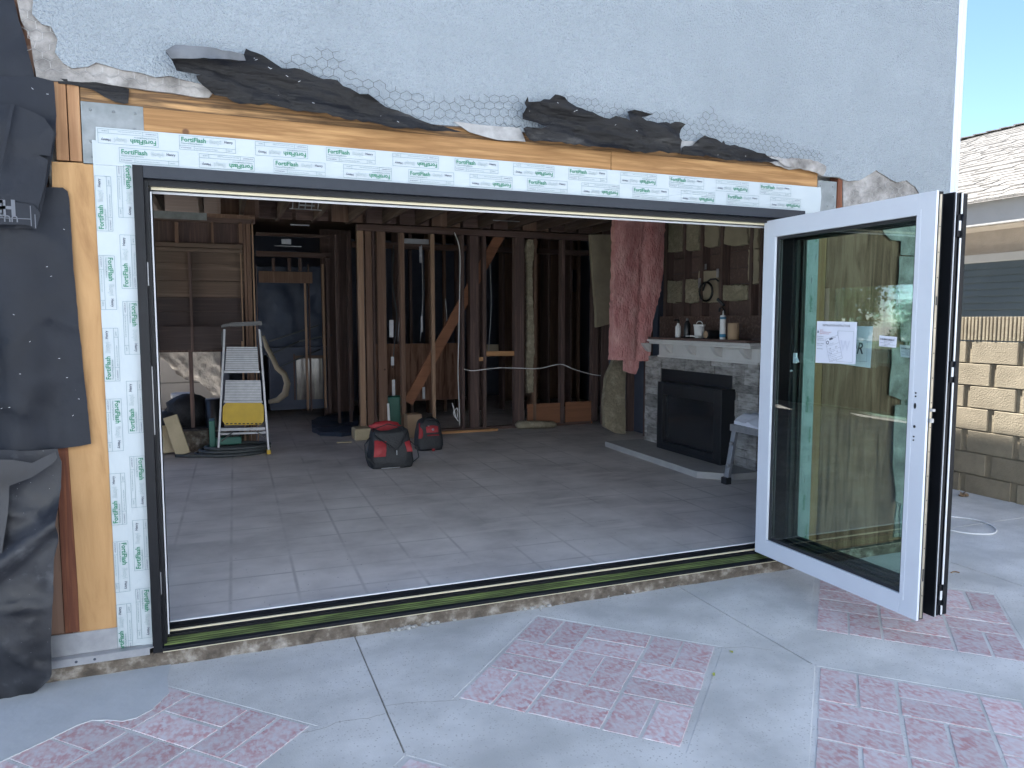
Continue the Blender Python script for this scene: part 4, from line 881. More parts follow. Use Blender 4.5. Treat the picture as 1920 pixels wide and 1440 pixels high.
b.sheet(pl, lambda x, z: 7.4 - .12 * abs(nz(x * 3, z * 1.2, 4)) - .04 * nz(x * 9, z * 5), .004, sp=.06); tag(b.build('plastic_sheeting', 'plastic'), 'dark glossy plastic sheeting hung behind the rough doorway', 'plastic sheet')
b = MB(); pl = pts([(627, 770), (640, 795), (655, 798), (676, 780), (676, 808), (650, 818), (625, 816), (582, 808), (584, 790), (600, 798)], 5.9)
x0, y0 = PZ(600, 815, FZ)
b.sheet([PZ(*p, FZ) for p in ((584, 795), (600, 790), (640, 780), (672, 768), (672, 815), (640, 819), (600, 817), (585, 810))], lambda x, y: FZ + .06 + .05 * nz(x * 5, y * 5), -.058, sp=.06, plane='xy')
tag(b.build('plastic_sheeting', 'plastic'), 'crumpled black plastic lying on the slab left of the end stud', 'plastic sheet')

# ---- right wall of the room
XW = 4.9
rw = thing('framed_wall', 'right wall framing with dark studs, red boards and a ledge over the mantel', 'stud wall', (XW, 2.8, FZ))
def rbox(name, m, l, t, r, bt, dx=0, d=.08, par=rw, x=XW):
    ya, za = PX(l, (t + bt) / 2, x + dx); yb, _ = PX(r, (t + bt) / 2, x + dx); mid = (l + r) / 2
    z1 = PX(mid, t, x + dx)[1]; z0 = PX(mid, bt, x + dx)[1]
    return part(name, m, [(x + dx, x + dx + d, yb, ya, z0, z1)], par, .001)
def rstud(l, r, z0=1.35, z1=2.95, dx=0, m='old', d=.1):
    ya = PX(l, 600, XW + dx)[0]; yb = PX(r, 600, XW + dx)[0]; return part('stud', m, [(XW + dx, XW + dx + d, yb, ya, z0, z1)], rw, .001)
for l, r in ((1243, 1248), (1278, 1281.5), (1310, 1315), (1347, 1352), (1402, 1407), (1421, 1425)): rstud(l, r)
ya, yb = 4.1, 1.6
for z0, z1, m in ((1.93, 2.09, 'redbrd'), (2.095, 2.26, 'redbrd'), (1.55, 1.925, 'redbrd'), (2.265, 2.95, 'redbrd'), (1.30, 1.545, 'old')): part('sheathing_board', m, [(XW + .101, XW + .125, yb, ya, z0, z1)], rw)
part('ledge_beam', 'oldx', [(XW - .05, XW + .1, 1.565, 3.95, 1.36, 1.60)], rw)
part('lower_wall', 'haze_dark', [(XW + .02, XW + .1, 4.1, 5.4, FZ, 2.95), (XW + .02, XW + .1, 1.57, 4.1, FZ, 1.33)], rw)
for y in (4.2, 4.62, 5.0, 5.3): part('stud', 'old', [(XW - .08, XW + .02, y, y + .04, FZ, 2.95)], rw)

def batt(name, pl, x, m, label, amp=.04, plane='yz', sp=.05, thick=.05, grp='insulation batts', jit=.012, cat='insulation'):
    f = lambda u, v: x - amp * (.6 + .8 * abs(nz(u * 5, v * 5, 2))) - .008 * nz(u * 22, v * 22)
    b = MB(); b.sheet(pl, f, thick, sp=sp, jit=jit, plane=plane, seg=.03)
    return tag(b.build(name, m), label, cat, grp)
def bay(l, r, t, bt, m, label, sl=0):
    l -= 2; r += 2
    P = [PX(l, t, XW + .02), PX(r, t, XW + .02), PX(r, bt, XW + .02), PX((l + r) / 2, bt + 3, XW + .02), PX(l, bt + sl, XW + .02)]
    return batt('insulation_batt', P, XW + .045, m, label)
bay(1250, 1277, 405, 470, 'batt', 'yellow batt in the upper bay next to the pink batt', 3)
bay(1284, 1309, 405, 468, 'batt', 'yellow batt in the second upper bay from the pink batt')
bay(1320, 1346, 405, 461, 'battpaper', 'dull brown batt in the third upper bay from the pink batt')
bay(1354, 1401, 405, 458, 'battpaper', 'widest dull batt, top of the wall above the caulking gun')
bay(1408, 1421, 405, 465, 'battpaper', 'narrow dull batt in the upper bay beside the white door panel')
bay(1250, 1276, 527, 566, 'batt', 'yellow batt in the lower bay next to the pink batt')
bay(1281, 1308, 524, 566, 'batt', 'yellow batt in the second lower bay from the pink batt')
bay(1313, 1345, 508, 565, 'battpaper', 'dull batt behind the coiled black cable')
bay(1353, 1400, 535, 562, 'batt', 'yellow strip of batt low in the wide bay above the caulking gun')
bay(1406, 1421, 468, 530, 'battpaper', 'loose dull batt slumping beside the white door panel')
b = MB(); yc, zc = PX(1325, 547, XW - .03)
b.tube([(XW - .04, yc + .12 * math.cos(a) * (1 - .05 * a / 6), zc + .10 * math.sin(a)) for a in [i * .35 for i in range(34)]] , .011, 6)
b.tube([(XW - .03, PX(q[0], q[1], XW - .03)[0], PX(q[0], q[1], XW - .03)[1]) for q in ((1318, 545), (1322, 532), (1332, 524), (1342, 523), (1347, 527))], .010, 6)
tag(b.build('coiled_cable', 'rubber'), 'black cable coil hanging on the wall above the mantel', 'cable')
b = MB()
for l, r, t, bt in ((1322, 1325, 495, 505), (1344, 1348, 504, 520), (1310, 1314, 522, 540)):
    ya_, z1 = PX(l, t, XW - .02); yb_, z0 = PX(r, bt, XW - .02); b.box(XW - .025, XW - .02, yb_, ya_, z0, z1)
b.build('nail_plate', 'alu', rw)
# hanging batts at the corner
P = [PY(*p, 3.62) for p in ((1152, 405), (1246, 405), (1243, 470), (1240, 520), (1232, 560), (1222, 600), (1218, 640), (1217, 677), (1182, 676), (1146, 675), (1148, 600), (1150, 500))]
b = MB(); b.sheet(P, lambda x, z: 3.60 - .05 * abs(nz(x * 3, z * .8, 1)) + .05 * math.exp(-((x - 4.36 - .05 * (z - 1.5)) / .018) ** 2) - .012 * nz(x * 20, z * 12) + .008 * nz(x * 45, z * 30, 5), .09, sp=.035, jit=.012, seg=.03)
tag(b.build('insulation_batt', 'pink'), 'long pink fibreglass batt hanging down beside the fireplace', 'insulation', 'insulation batts')
P = [PY(*p, 3.69) for p in ((1172, 670), (1200, 670), (1198, 690), (1193, 702), (1183, 700), (1172, 695))]
b = MB(); b.sheet(P, lambda x, z: 3.70 + .01 * nz(x * 20, z * 20), .04, sp=.04, jit=.008); tag(b.build('insulation_batt', 'pink'), 'small pink scrap of batt below the long pink one', 'insulation', 'insulation batts')
P = [PY(*p, 4.45) for p in ((1150, 672), (1175, 672), (1172, 720), (1170, 813), (1152, 812), (1133, 800), (1131, 750), (1135, 710), (1143, 690))]
b = MB(); b.sheet(P, lambda x, z: 4.44 - .04 * abs(nz(x * 5, z * 2, 1)), .07, sp=.04, jit=.004); tag(b.build('insulation_batt', 'batt'), 'yellow batt standing on the floor left of the fireplace', 'insulation', 'insulation batts')
P = [PY(*p, 5.2) for p in ((1107, 440), (1146, 440), (1148, 500), (1144, 560), (1142, 608), (1118, 614), (1116, 560), (1110, 490))]
b = MB(); b.sheet(P, lambda x, z: 5.2 - .03 * abs(nz(x * 5, z * 2, 1)), .06, sp=.05, jit=.006); tag(b.build('insulation_batt', 'battpaper'), 'paper faced batt in the back corner left of the pink batt', 'insulation', 'insulation batts')
P = [PY(*p, YW - .02) for p in ((990, 449), (1000, 450), (1002, 465), (998, 500), (999, 570), (1002, 655), (999, 690), (1000, 735), (990, 737), (988, 690), (990, 600), (989, 500), (986, 466))]
b = MB(); b.sheet(P, lambda x, z: YW - .02 - .03 * abs(nz(x * 9, z * 4, 1)), .06, sp=.03, jit=.012); tag(b.build('insulation_batt', 'batt'), 'thin yellow batt strip clinging between two studs of the back wall', 'insulation', 'insulation batts')
b = MB(); x0, y0 = PZ(968, 806, FZ); x1, y1 = PZ(1042, 803, FZ)
b.tube([(x0, y0 + .02, FZ + .06), (x0 + .03, y0, FZ + .065), ((x0 + x1) / 2, y0 - .03, FZ + .06), (x1 - .03, y1, FZ + .05), (x1, y1, FZ + .05)], [.03, .07, .065, .055, .03], 10, flat=.8)
tag(b.build('insulation_batt', 'batt'), 'yellow batt roll lying on the slab at the foot of the stud wall', 'insulation', 'insulation batts')

# ---- fireplace
XF = 4.50
fp = thing('fireplace', 'stone tiled fireplace with white corbelled mantel and black insert', 'fireplace', (XF, 2.7, FZ))
yF0, yF1 = 1.76, 3.66
iy0, iy1, iz1 = 2.12, 3.36, 1.06
b = MB(); random.seed(3)
def tiles(y0, y1, z0, z1):
    z = z0
    while z < z1 - .01:
        h = min(.075, z1 - z); y = y0
        while y < y1 - .005:
            wd = min(random.uniform(.12, .34), y1 - y); d = random.uniform(0, .012)
            b.box(XF - .01 - d, XF + .04, y + .001, y + wd - .001, z + .001, z + h - .001); y += wd
        z += h
tiles(yF0, iy0, FZ, 1.03); tiles(iy1, yF1, FZ, 1.03); tiles(yF0, yF1, 1.03, 1.155)
b.box(XF + .04, XW + .02, yF0 + .01, yF1 - .01, FZ, 1.15); b.build('surround', 'stone', fp)
b = MB(); b.box(XF + .001, XF + .039, iy0 + .002, iy1 - .002, FZ + .06, 1.028); b.build('backing_plate', 'fireblack', fp)
b = MB()
q0, q1, qz0, qz1 = 2.07, 3.16, .192, .905
xf = XF - .17
b.box(xf, XF, q0, q0 + .12, qz0, qz1, 0, .004); b.box(xf, XF, q1 - .10, q1, qz0, qz1, 0, .004); b.box(xf, XF, q0 + .12, q1 - .10, qz0, qz0 + .09, 0, .004); b.box(xf, XF, q0 + .12, q1 - .10, qz1 - .13, qz1, 0, .004)
ins = b.build('insert', 'fireblack', fp)
b = MB(); b.box(XF - .13, XF - .12, q0 + .12, q1 - .10, qz0 + .09, qz1 - .13); b.build('glass_panel', 'fireglass', ins)
b = MB(); b.box(xf - .004, xf - .001, q0 + .02, q1 - .02, qz1 - .014, qz1 - .008); b.build('trim_line', 'slate_frame', ins); b = MB(); b.box(xf - .004, xf - .001, q0 + .1, q1 - .05, qz0 + .04, qz0 + .046); b.build('trim_line', 'slate_frame', ins)
# mantel
b = MB(); m0, m1 = 1.70, 3.36
b.box(XF - .03, XF + .05, m0 + .03, m1, 1.155, 1.30, 0, .003); b.box(XF - .16, XF + .1, m0, m1, 1.30, 1.325, 0, .004); b.box(XF - .19, XF + .1, m0 - .02, m1, 1.3255, 1.35, 0, .006); b.box(XF - .05, XF - .031, m0 + .03, m1, 1.155, 1.175, 0, .003)
for k in range(5):
    y = m0 + .14 + k * .42
    b.prism([(XF - .13, 1.299), (XF - .031, 1.299), (XF - .031, 1.20), (XF - .06, 1.21), (XF - .115, 1.27)], y, y + .06, 'xz')
b.build('mantel', 'mantel', fp)
b = MB(); b.box(XF - .185, XW - .06, m0 + .02, m1 - .02, 1.351, 1.372); b.build('mantel_top', 'redbrd', fp)
# hearth slab
hz = .19
c1 = PZ(1140, 838, hz); c2 = PZ(1318, 896, hz); c3 = PZ(1412, 886, hz)
b = MB(); hx = 3.99
b.prism([(hx + .02, 3.72), (hx - .02, 1.93), (hx + .22, 1.72), (XF - .012, 1.70), (XF - .012, 3.72)], FZ + .001, hz, 'xy', 0); tag(b.build('hearth', 'hearth'), 'low grey hearth slab with a clipped corner on the floor before the fireplace', 'hearth')

# mantel items
MZ = 1.373
def onm(px, py): y, z = PX(px, py, XF + .02); return y
y = onm(1274, 636)
t = thing('spray_bottle', 'small clear spray bottle with white label on the mantel, leftmost', 'bottle', (XF + .0, y, MZ))
b = MB(); b.lathe((XF, y, MZ), [(.028, 0), (.03, .01), (.03, .11), (.012, .14), (.012, .15)], 14); b.build('bottle_body', 'white', t)
b = MB(); b.lathe((XF, y, MZ + .15), [(.013, 0), (.013, .03), (.008, .035)], 12); b.bar((XF, y, MZ + .185), (XF - .05, y, MZ + .18), .014, .014); b.build('trigger_cap', 'rubber', t)
y = onm(1291, 636)
t = thing('black_bottle', 'tall black bottle with pale cap standing on the mantel', 'bottle', (XF, y, MZ))
b = MB(); b.lathe((XF, y, MZ), [(.032, 0), (.034, .01), (.034, .14), (.02, .165), (.016, .175)], 14); b.build('bottle_body', 'fireblack', t)
b = MB(); b.lathe((XF, y, MZ + .175), [(.012, 0), (.012, .025)], 12); b.build('cap', 'alu', t)
y = onm(1314, 636)
t = thing('plastic_tub', 'small white plastic tub with a lid standing on the mantel', 'tub', (XF, y, MZ))
b = MB(); b.lathe((XF, y, MZ), [(.042, 0), (.045, .005), (.055, .12)], 18); b.build('tub_body', 'white', t)
b = MB(); b.lathe((XF, y, MZ + .12), [(.060, 0), (.060, .018), (.05, .02)], 18); b.tube([(XF, y + .05 * math.cos(a), MZ + .14 + .03 * math.sin(a)) for a in [i * .35 for i in range(10)]], .004, 6); b.build('lid', 'white', t)
y = onm(1342, 640)
t = thing('paper_roll', 'small roll lying on its side on the mantel between the tub and the caulk tube', 'roll', (XF - .04, y, MZ + .04))
b = MB(); b.lathe((XF - .10, y, MZ + .042), [(.040, 0), (.042, .01), (.042, .14), (.03, .15)], 16, ax='x'); b.build('roll_body', 'rubber', t)
b = MB(); b.lathe((XF - .102, y, MZ + .042), [(.034, -.004), (.036, .001)], 16, ax='x'); b.build('roll_end', 'card', t)
b = MB(); b.tube([(XF - .1, onm(1305, 640), MZ + .02), (XF - .11, onm(1318, 640), MZ + .022), (XF - .12, onm(1331, 645), MZ + .012)], .008, 6); tag(b.build('caulk_nozzle', 'white'), 'thin white nozzle tube lying on the mantel before the tub', 'nozzle')
y = onm(1371, 640)
t = thing('caulk_tube', 'upright pale caulking tube with blue band standing in its gun on the mantel', 'caulking tube', (XF - .08, y, MZ))
b = MB(); b.lathe((XF - .08, y, MZ), [(.026, 0), (.028, .004), (.028, .22), (.024, .225), (.008, .23), (.005, .27)], 16); b.build('tube_body', 'white', t)
b = MB(); b.lathe((XF - .08, y, MZ + .02), [(.0285, 0), (.0285, .03)], 16); b.build('print_band', mat('blue_print', (.05, .22, .38), rough=.5), t); b = MB(); b.lathe((XF - .08, y, MZ + .19), [(.0285, 0), (.0285, .02)], 16); b.build('print_band', mat('blue_print', (.05, .22, .38), rough=.5), t)
b = MB()
b.bar((XF - .08, y, MZ + .23), (XF - .08, y, MZ + .33), .03, .02); b.bar((XF - .08, y - .01, MZ + .32), (XF - .08, y + .09, MZ + .38), .02, .022); b.bar((XF - .08, y + .05, MZ + .30), (XF - .08, y + .06, MZ + .26), .014, .014); b.tube([(XF - .08, y + .02, MZ + .3), (XF - .08, y - .02, MZ + .27), (XF - .08, y - .03, MZ + .24)], .007, 6)
b.build('gun_handle', 'fireblack', t)
y = onm(1386, 644)
b = MB(); b.lathe((XF - .05, y, MZ), [(.05, 0), (.052, .004), (.052, .15), (.05, .154)], 20); tag(b.build('cardboard_tube', 'card'), 'stubby brown cardboard cylinder on the mantel right of the caulking tube', 'tube')
b = MB(); b.box(XF + .0, XF + .14, onm(1424, 640) - .14, onm(1412, 640), MZ, MZ + .012); b.box(XF + .05, XF + .1, onm(1424, 640) - .14, onm(1420, 640), MZ + .013, MZ + .13)
tag(b.build('offcut', 'old'), 'dark wood offcuts stacked at the right end of the mantel', 'wood offcut')

# aluminium work platform with cloth
wp = thing('work_platform', 'folding aluminium work platform with black rubber foot, right of the fireplace', 'work platform', (3.95, 1.5, FZ))
fx, fy_ = PZ(1365, 908, FZ)
yP = fy_ + .02
xD, ZD = PY(1379, 803, yP); DX = xD - fx
def leg(xo, yo, dx):
    b = MB(); a = Vector((fx + xo, yP + yo, FZ + .03)); c = Vector((fx + xo + dx, yP + yo, ZD))
    b.bar(a, c, .03, .055, up=(0, 1, 0), bev=.003)
    for k in (.3, .72): p = a.lerp(c, k); b.lathe((p.x - .035, p.y - .025, p.z), [(.012, -.015), (.018, -.01), (.018, .01), (.012, .015)], 10, 0, 'y')
    l = b.build('leg', 'alu', wp)
    b = MB(); b.box(a.x - .035, a.x + .025, a.y - .035, a.y + .035, FZ, FZ + .06, 0, .005); b.build('rubber_foot', 'rubber', l)
leg(0, 0, DX); leg(.16, -.30, DX); leg(1.15, 0, -DX); leg(1.15, -.30, -DX)
b = MB(); b.box(fx + DX - .03, fx + 1.1, yP - .34, yP + .04, ZD - .025, ZD + .035, 0, .004); b.build('deck', 'alu', wp)
b = MB(); b.box(fx + DX + .06, fx + DX + .27, yP - .3445, yP - .3405, ZD - .02, ZD + .028); T = Matrix.Translation((fx + DX + .07, yP - .3455, ZD + .008)) @ Matrix.Rotation(R(90), 4, 'X')
b.text('LOAD 225', .018, T, 1); b.text('READ ALL WARNINGS', .009, T @ Matrix.Translation((0, -.014, 0)), 1); b.build('warning_label', ['paper', 'ink'], wp)
b = MB(); b.box(fx + DX - .028, fx + DX + .012, yP - .348, yP - .341, ZD - .022, ZD + .028, 0, .003); b.build('latch', 'bagred', wp)
b = MB(); cl = [(fx + DX - .02, yP - .33), (fx + .9, yP - .33), (fx + .9, yP + .02), (fx + DX, yP + .02)]
b.sheet(cl, lambda x, y: ZD + .04 + .08 * max(0, min(1, (x - fx - DX + .03) * 9)) + .025 * nz(x * 12, y * 12) + .015 * abs(nz(x * 30, y * 30)), -.06, sp=.03, plane='xy')
tag(b.build('folded_cloth', 'cloth'), 'crumpled white cloth lying on the aluminium platform', 'cloth')

# ---- folded step ladder
yLd = 4.63
ld = thing('step_ladder', 'folded aluminium step ladder with ribbed treads and a yellow tray, standing at left', 'step ladder', (.2, yLd, FZ))
def LP(px, py, dy=0): x, z = PY(px, py, yLd); return Vector((x, yLd + .10 * (z - FZ) + dy, z))
b = MB(); b.bar(LP(409, 854), LP(420, 650), .022, .05, up=(0, 1, 0), bev=.003); b.bar(LP(420, 650), LP(421, 618), .02, .045, up=(0, 1, 0)); l1 = b.build('side_rail', 'alu', ld)
b = MB(); b.box(LP(409, 857).x - .02, LP(409, 857).x + .02, yLd - .03, yLd + .03, FZ, FZ + .045, 0, .004); b.build('foot', 'yellow', l1)
b = MB(); b.bar(LP(504, 850), LP(490, 650), .022, .05, up=(0, 1, 0), bev=.003); b.bar(LP(490, 650), LP(487, 618), .02, .045, up=(0, 1, 0)); l2 = b.build('side_rail', 'alu', ld)
b = MB(); b.box(LP(504, 852).x - .02, LP(504, 852).x + .02, yLd - .03, yLd + .03, FZ, FZ + .045, 0, .004); b.build('foot', 'yellow', l2)
for (t, bt, l0, r0, l_, r_) in ((651, 696, 425, 483, 422, 486), (714, 752, 423, 489, 421, 491)):
    b = MB(); A = LP(l0, t, -.03); B = LP(r0, t, -.03); C_ = LP(r_, bt, -.03); D = LP(l_, bt, -.03); n = 13
    for k in range(n):
        u, v = k / n, (k + .72) / n
        p1, p2, p3, p4 = A.lerp(D, u), B.lerp(C_, u), B.lerp(C_, v), A.lerp(D, v)
        b.add([p1, p2, p3, p4] + [p + Vector((0, .02, 0)) for p in (p1, p2, p3, p4)], [(0, 3, 2, 1), (0, 1, 5, 4), (2, 3, 7, 6), (1, 2, 6, 5), (0, 4, 7, 3)])
    b.add([A + Vector((0, .008, 0)), B + Vector((0, .008, 0)), C_ + Vector((0, .008, 0)), D + Vector((0, .008, 0))], [(0, 3, 2, 1)], 1)
    b.bar(D + Vector((-.01, 0, -.01)), C_ + Vector((.01, 0, -.01)), .03, .02, mi=0)
    b.build('tread', ['alu', 'hose'], ld)
b = MB(); pl = [PY(*p, yLd) for p in ((424, 756), (490, 756), (495, 762), (495, 790), (490, 797), (423, 798), (417, 790), (418, 763))]
b.prism(pl, yLd - .02 + .05, yLd + .02 + .05, 'xz'); tr = b.build('tray', 'yellow', ld)
b = MB()
for k in range(9): p = LP(426 + k * 7.8, 795); b.box(p.x - .012, p.x + .012, yLd + .022, yLd + .028, p.z - .006, p.z + .006)
b.build('tray_teeth', 'rubber', tr)
b = MB(); b.bar(LP(414, 806), LP(497, 804), .035, .03, mi=0); b.bar(LP(413, 815, .03), LP(499, 812, .03), .02, .02, mi=0); b.build('cross_bar', 'alu', ld)
b = MB(); b.bar(LP(415, 828), LP(436, 811), .012, .02, up=(0, 1, 0)); b.build('spreader', 'fireblack', ld); b = MB(); b.bar(LP(498, 822), LP(481, 809), .012, .02, up=(0, 1, 0)); b.build('spreader', 'fireblack', ld)
b = MB(); b.bar(LP(418, 622), LP(418, 650), .03, .03, up=(0, 1, 0)); b.bar(LP(490, 622), LP(490, 650), .03, .03, up=(0, 1, 0)); b.bar(LP(432, 609), LP(492, 606), .05, .045, mi=0); b.bar(LP(415, 612), LP(432, 609), .03, .03)
b.build('top_handle', 'fireblack', ld)

# hose coil, green case, foam boards
b = MB(); hx_, hy = .08, 5.0 - .22
for k, (r, z) in enumerate(((.36, .02), (.335, .025), (.35, .055), (.31, .05), (.325, .085), (.29, .02))): b.tube([(hx_ + r * math.cos(a) * 1.0 + .015 * k, hy + r * .62 * math.sin(a), FZ + z) for a in [i * math.pi / 14 for i in range(28)]], .017, 7, closed=True)
b.tube([(hx_ - .3, hy - .12, FZ + .02), (hx_ - .42, hy - .1, FZ + .02), (hx_ - .55, hy - .02, FZ + .02)], .017, 7)
tag(b.build('hose_coil', 'hose'), 'dark grey hose coiled on the slab behind the step ladder', 'hose')
gc = thing('tool_case', 'open green plastic tool case standing inside the hose coil', 'tool case', (.1, 4.85, FZ))
b = MB(); x0, z1 = PY(392, 800, 4.9); x1, _ = PY(452, 800, 4.9)
b.box(x0, x1, 4.84, 5.05, FZ + .09, FZ + .17, 0, .01); b.build('case_body', 'teal', gc)
b = MB(); b.box(x0, x0 + .06, 4.80, 5.05, FZ + .02, FZ + .36, 0, .01); b.build('case_lid', 'teal', gc)
b = MB(); b.box(x0 + .22, x0 + .30, 4.88, 4.96, FZ + .17, FZ + .24, 0, .004); b.build('case_insert', 'rubber', gc); b = MB(); b.box(x0 + .06, x0 + .12, 4.88, 4.96, FZ + .17, FZ + .22, 0, .004); b.build('case_insert', 'rubber', gc)
def plank(name, a, c, wd, th, m, label, cat, up=(0, 1, 0)):
    b = MB(); b.bar(a, c, wd, th, up=up, bev=.006); return tag(b.build(name, m), label, cat)
plank('foam_board', (PY(343, 832, 4.8)[0], 4.8, FZ + .02), (PY(318, 783, 4.8)[0], 4.9, PY(318, 783, 4.8)[1]), .14, .05, 'foam', 'tan foam offcut leaning near the left jamb', 'foam board')
plank('foam_board', (PY(312, 836, 4.95)[0], 4.95, FZ + .02), (PY(306, 790, 4.95)[0], 5.02, PY(306, 800, 4.95)[1]), .16, .05, 'foam', 'second tan foam piece lying behind the leaning one at left', 'foam board')
# heap of dark cloth and bucket seen through the low opening
bk = thing('bucket', 'white plastic bucket seen through the low left opening', 'bucket', (PY(343, 730, 6.4)[0], 6.4, FZ))
x_, z_ = PY(343, 745, 6.2); b = MB(); b.lathe((x_, 6.2, FZ), [(.10, 0), (.12, z_ - FZ - .05), (.125, z_ - FZ + .0)], 20); b.build('bucket_body', 'white', bk)
b = MB(); b.lathe((x_, 6.2, z_), [(.135, 0), (.135, .05), (.12, .055)], 20); b.build('bucket_lid', 'white', bk)
def blob(b, c, r, seed, mi=0, amp=.25, sub=3):
    bm = bmesh.new(); bmesh.ops.create_icosphere(bm, subdivisions=sub, radius=1)
    b.add([Vector((c[0] + v.co.x * r[0] * (1 + amp * nz(v.co.x * 2.2 + seed, v.co.y * 2.2, v.co.z * 2.2)), c[1] + v.co.y * r[1], max(c[2] + v.co.z * r[2] * (1 + amp * nz(v.co.x * 3, v.co.y * 3 + seed, v.co.z * 3)), FZ + .002))) for v in bm.verts], [[v.index for v in f.verts] for f in bm.faces], mi, smooth=True); bm.free()
b = MB(); x_, z_ = PY(352, 765, 5.7); blob(b, (x_, 5.7, z_ - .05), (.26, .2, .22), 3); blob(b, (x_ - .15, 5.65, z_ - .12), (.2, .15, .12), 9)
b.box(x_ - .25, x_ + .25, 5.5, 5.9, FZ, z_ - .2); tag(b.build('cloth_heap', 'bagblack'), 'black jacket heaped on a low box behind the left openings', 'cloth heap')
b = MB(); b.lathe((PY(402, 760, 5.5)[0], 5.5, FZ), [(.09, 0), (.1, .1), (.1, .52), (.09, .53)], 16); tag(b.build('waste_bin', 'fireblack'), 'dark round bin half hidden left of the step ladder', 'bin')
# cream sectional door and draped plastic beyond the low openings
gd = thing('garage_door', 'cream sectional door in daylight seen through the low left openings', 'garage door', (-.8, 9.4, FZ))
part('door_backing', 'fascia', [(-3.1, -.02, 9.43, 9.46, FZ, 2.2)], gd)
for k in range(5): part('door_section', 'fascia', [(-3.1, -.02, 9.39, 9.429, FZ + k * .42 + .01, FZ + (k + 1) * .42)], gd, .01)
b = MB(); P = [PY(*p, 7.6) for p in ((300, 640), (420, 640), (420, 745), (400, 740), (372, 715), (350, 712), (330, 700), (315, 680), (300, 672))]
b.sheet(P, lambda x, z: 7.6 - .10 * abs(nz(x * 5 + z * 6, z * 2, 4)) - .03 * nz(x * 18, z * 12), .003, sp=.04, jit=.01); tag(b.build('plastic_sheeting', 'clear'), 'cloudy clear plastic draped across the low left openings in daylight', 'plastic sheet')
# bench and mirror frame under the doorway, curved duct
bn = thing('cabinet', 'low dark cabinet with a tall mirror front standing behind the rough doorway', 'cabinet', (1.1, 7.0, FZ))
def bx(name, m, l, t, r, bt, y, d, par=bn): x0, z1 = PY(l, t, y); x1, z0 = PY(r, bt, y); return part(name, m, [(x0, x1, y, y + d, max(z0, FZ), z1)], par, .002)
bx('case', 'haze_dark', 505, 655, 618, 765, 7.25, .3); bx('cabinet_top', 'haze_dark', 500, 652, 620, 658, 7.1, .5)
bx('mirror_frame', 'brd', 553, 667, 606, 672, 7.19, .03); bx('mirror_frame', 'old', 550, 664, 555, 750, 7.18, .03)
bx('mirror', mat('mirror_glass', (.28, .26, .22), (.10, .09, .09), scale=5, stretch=(2, 1, .4), rough=.15), 555, 672, 606, 748, 7.21, .01)
b = MB(); dp = [(494, 630), (500, 650), (512, 672), (520, 690), (534, 702), (540, 720), (536, 740), (522, 752), (505, 756)]
b.tube([(PY(*p, 6.5)[0], 6.5 + .02 * i, PY(*p, 6.5)[1]) for i, p in enumerate(dp)], [.03, .05, .055, .06, .065, .07, .075, .06, .04], 10, flat=.6)
tag(b.build('flexible_duct', 'battpaper'), 'curved cream flexible duct sagging behind the step ladder', 'duct')
b = MB()
for p, q in (((520, 690), (600, 655)), ((505, 640), (596, 610)), ((560, 640), (622, 628)), ((500, 668), (560, 640))): b.tube([(*PY(*p, 7.05)[:1], 7.05, PY(*p, 7.05)[1]), (*PY(*q, 7.05)[:1], 7.02, PY(*q, 7.05)[1])], .012, 6)
tag(b.build('pipe_bundle', 'hose'), 'loose grey pipes lying across the cabinet behind the doorway', 'pipes')
# conduit on the ceiling, wires
cs = thing('ceiling_strapping', 'thin metal strapping and brackets fixed under the joists', 'metal strap', (1, 4.6, 2.7))
for (l, t, r, bt, y) in ((543, 390, 610, 395, 4.6), (560, 383, 590, 387, 4.5), (545, 420, 580, 424, 5.8), (515, 460, 565, 463, 6.2), (528, 448, 546, 458, 6.2), (925, 412, 975, 416, 4.6)):
    x0, z1 = PY(l, t, y); x1, z0 = PY(r, bt, y); b = MB(); b.box(x0, x1, y, y + .02, z0, z1); b.build('strap', 'alu', cs)
for k in range(5): x0, z0 = PY(548 + 12 * k, 392, 4.58); b = MB(); b.bar((x0, 4.58, z0), (x0 + .02, 4.58, z0 + .16), .01, .01); b.build('hanger', 'alu', cs)
def cable(name, path, y, r, m, label, sag=True):
    b = MB(); P = [Vector((PY(*p, y)[0], y, PY(*p, y)[1])) for p in path]; out = []
    for i in range(len(P) - 1):
        for k in range(5):
            t = k / 5; p0 = P[max(i - 1, 0)]; p1 = P[i]; p2 = P[i + 1]; p3 = P[min(i + 2, len(P) - 1)]
            out.append(.5 * ((2 * p1) + (-p0 + p2) * t + (2 * p0 - 5 * p1 + 4 * p2 - p3) * t * t + (-p0 + 3 * p1 - 3 * p2 + p3) * t ** 3))
    out.append(P[-1]); b.tube(out, r, 6); return tag(b.build(name, m), label, 'cable')
cable('hanging_cable', [(852, 436), (862, 470), (862, 540), (860, 640), (859, 700), (861, 760), (862, 798)], YW - .06, .006, 'white', 'long white cable hanging from the top plate in front of the stud wall')
cable('hanging_cable', [(848, 755), (856, 785), (858, 765), (850, 775), (860, 790)], YW - .08, .006, 'white', 'short tangle of white cable end near the floor by the stud wall')
cable('hanging_cable', [(870, 692), (888, 695), (930, 690), (965, 690), (1010, 691), (1050, 683), (1075, 692), (1110, 702), (1135, 705)], YW - .03, .006, 'white', 'white cable strung sideways through the studs toward the corner')
cable('hanging_cable', [(738, 460), (736, 530), (744, 590), (740, 640), (736, 690)], YW + .25, .006, 'hose', 'dark cable dangling behind the diagonal brace')
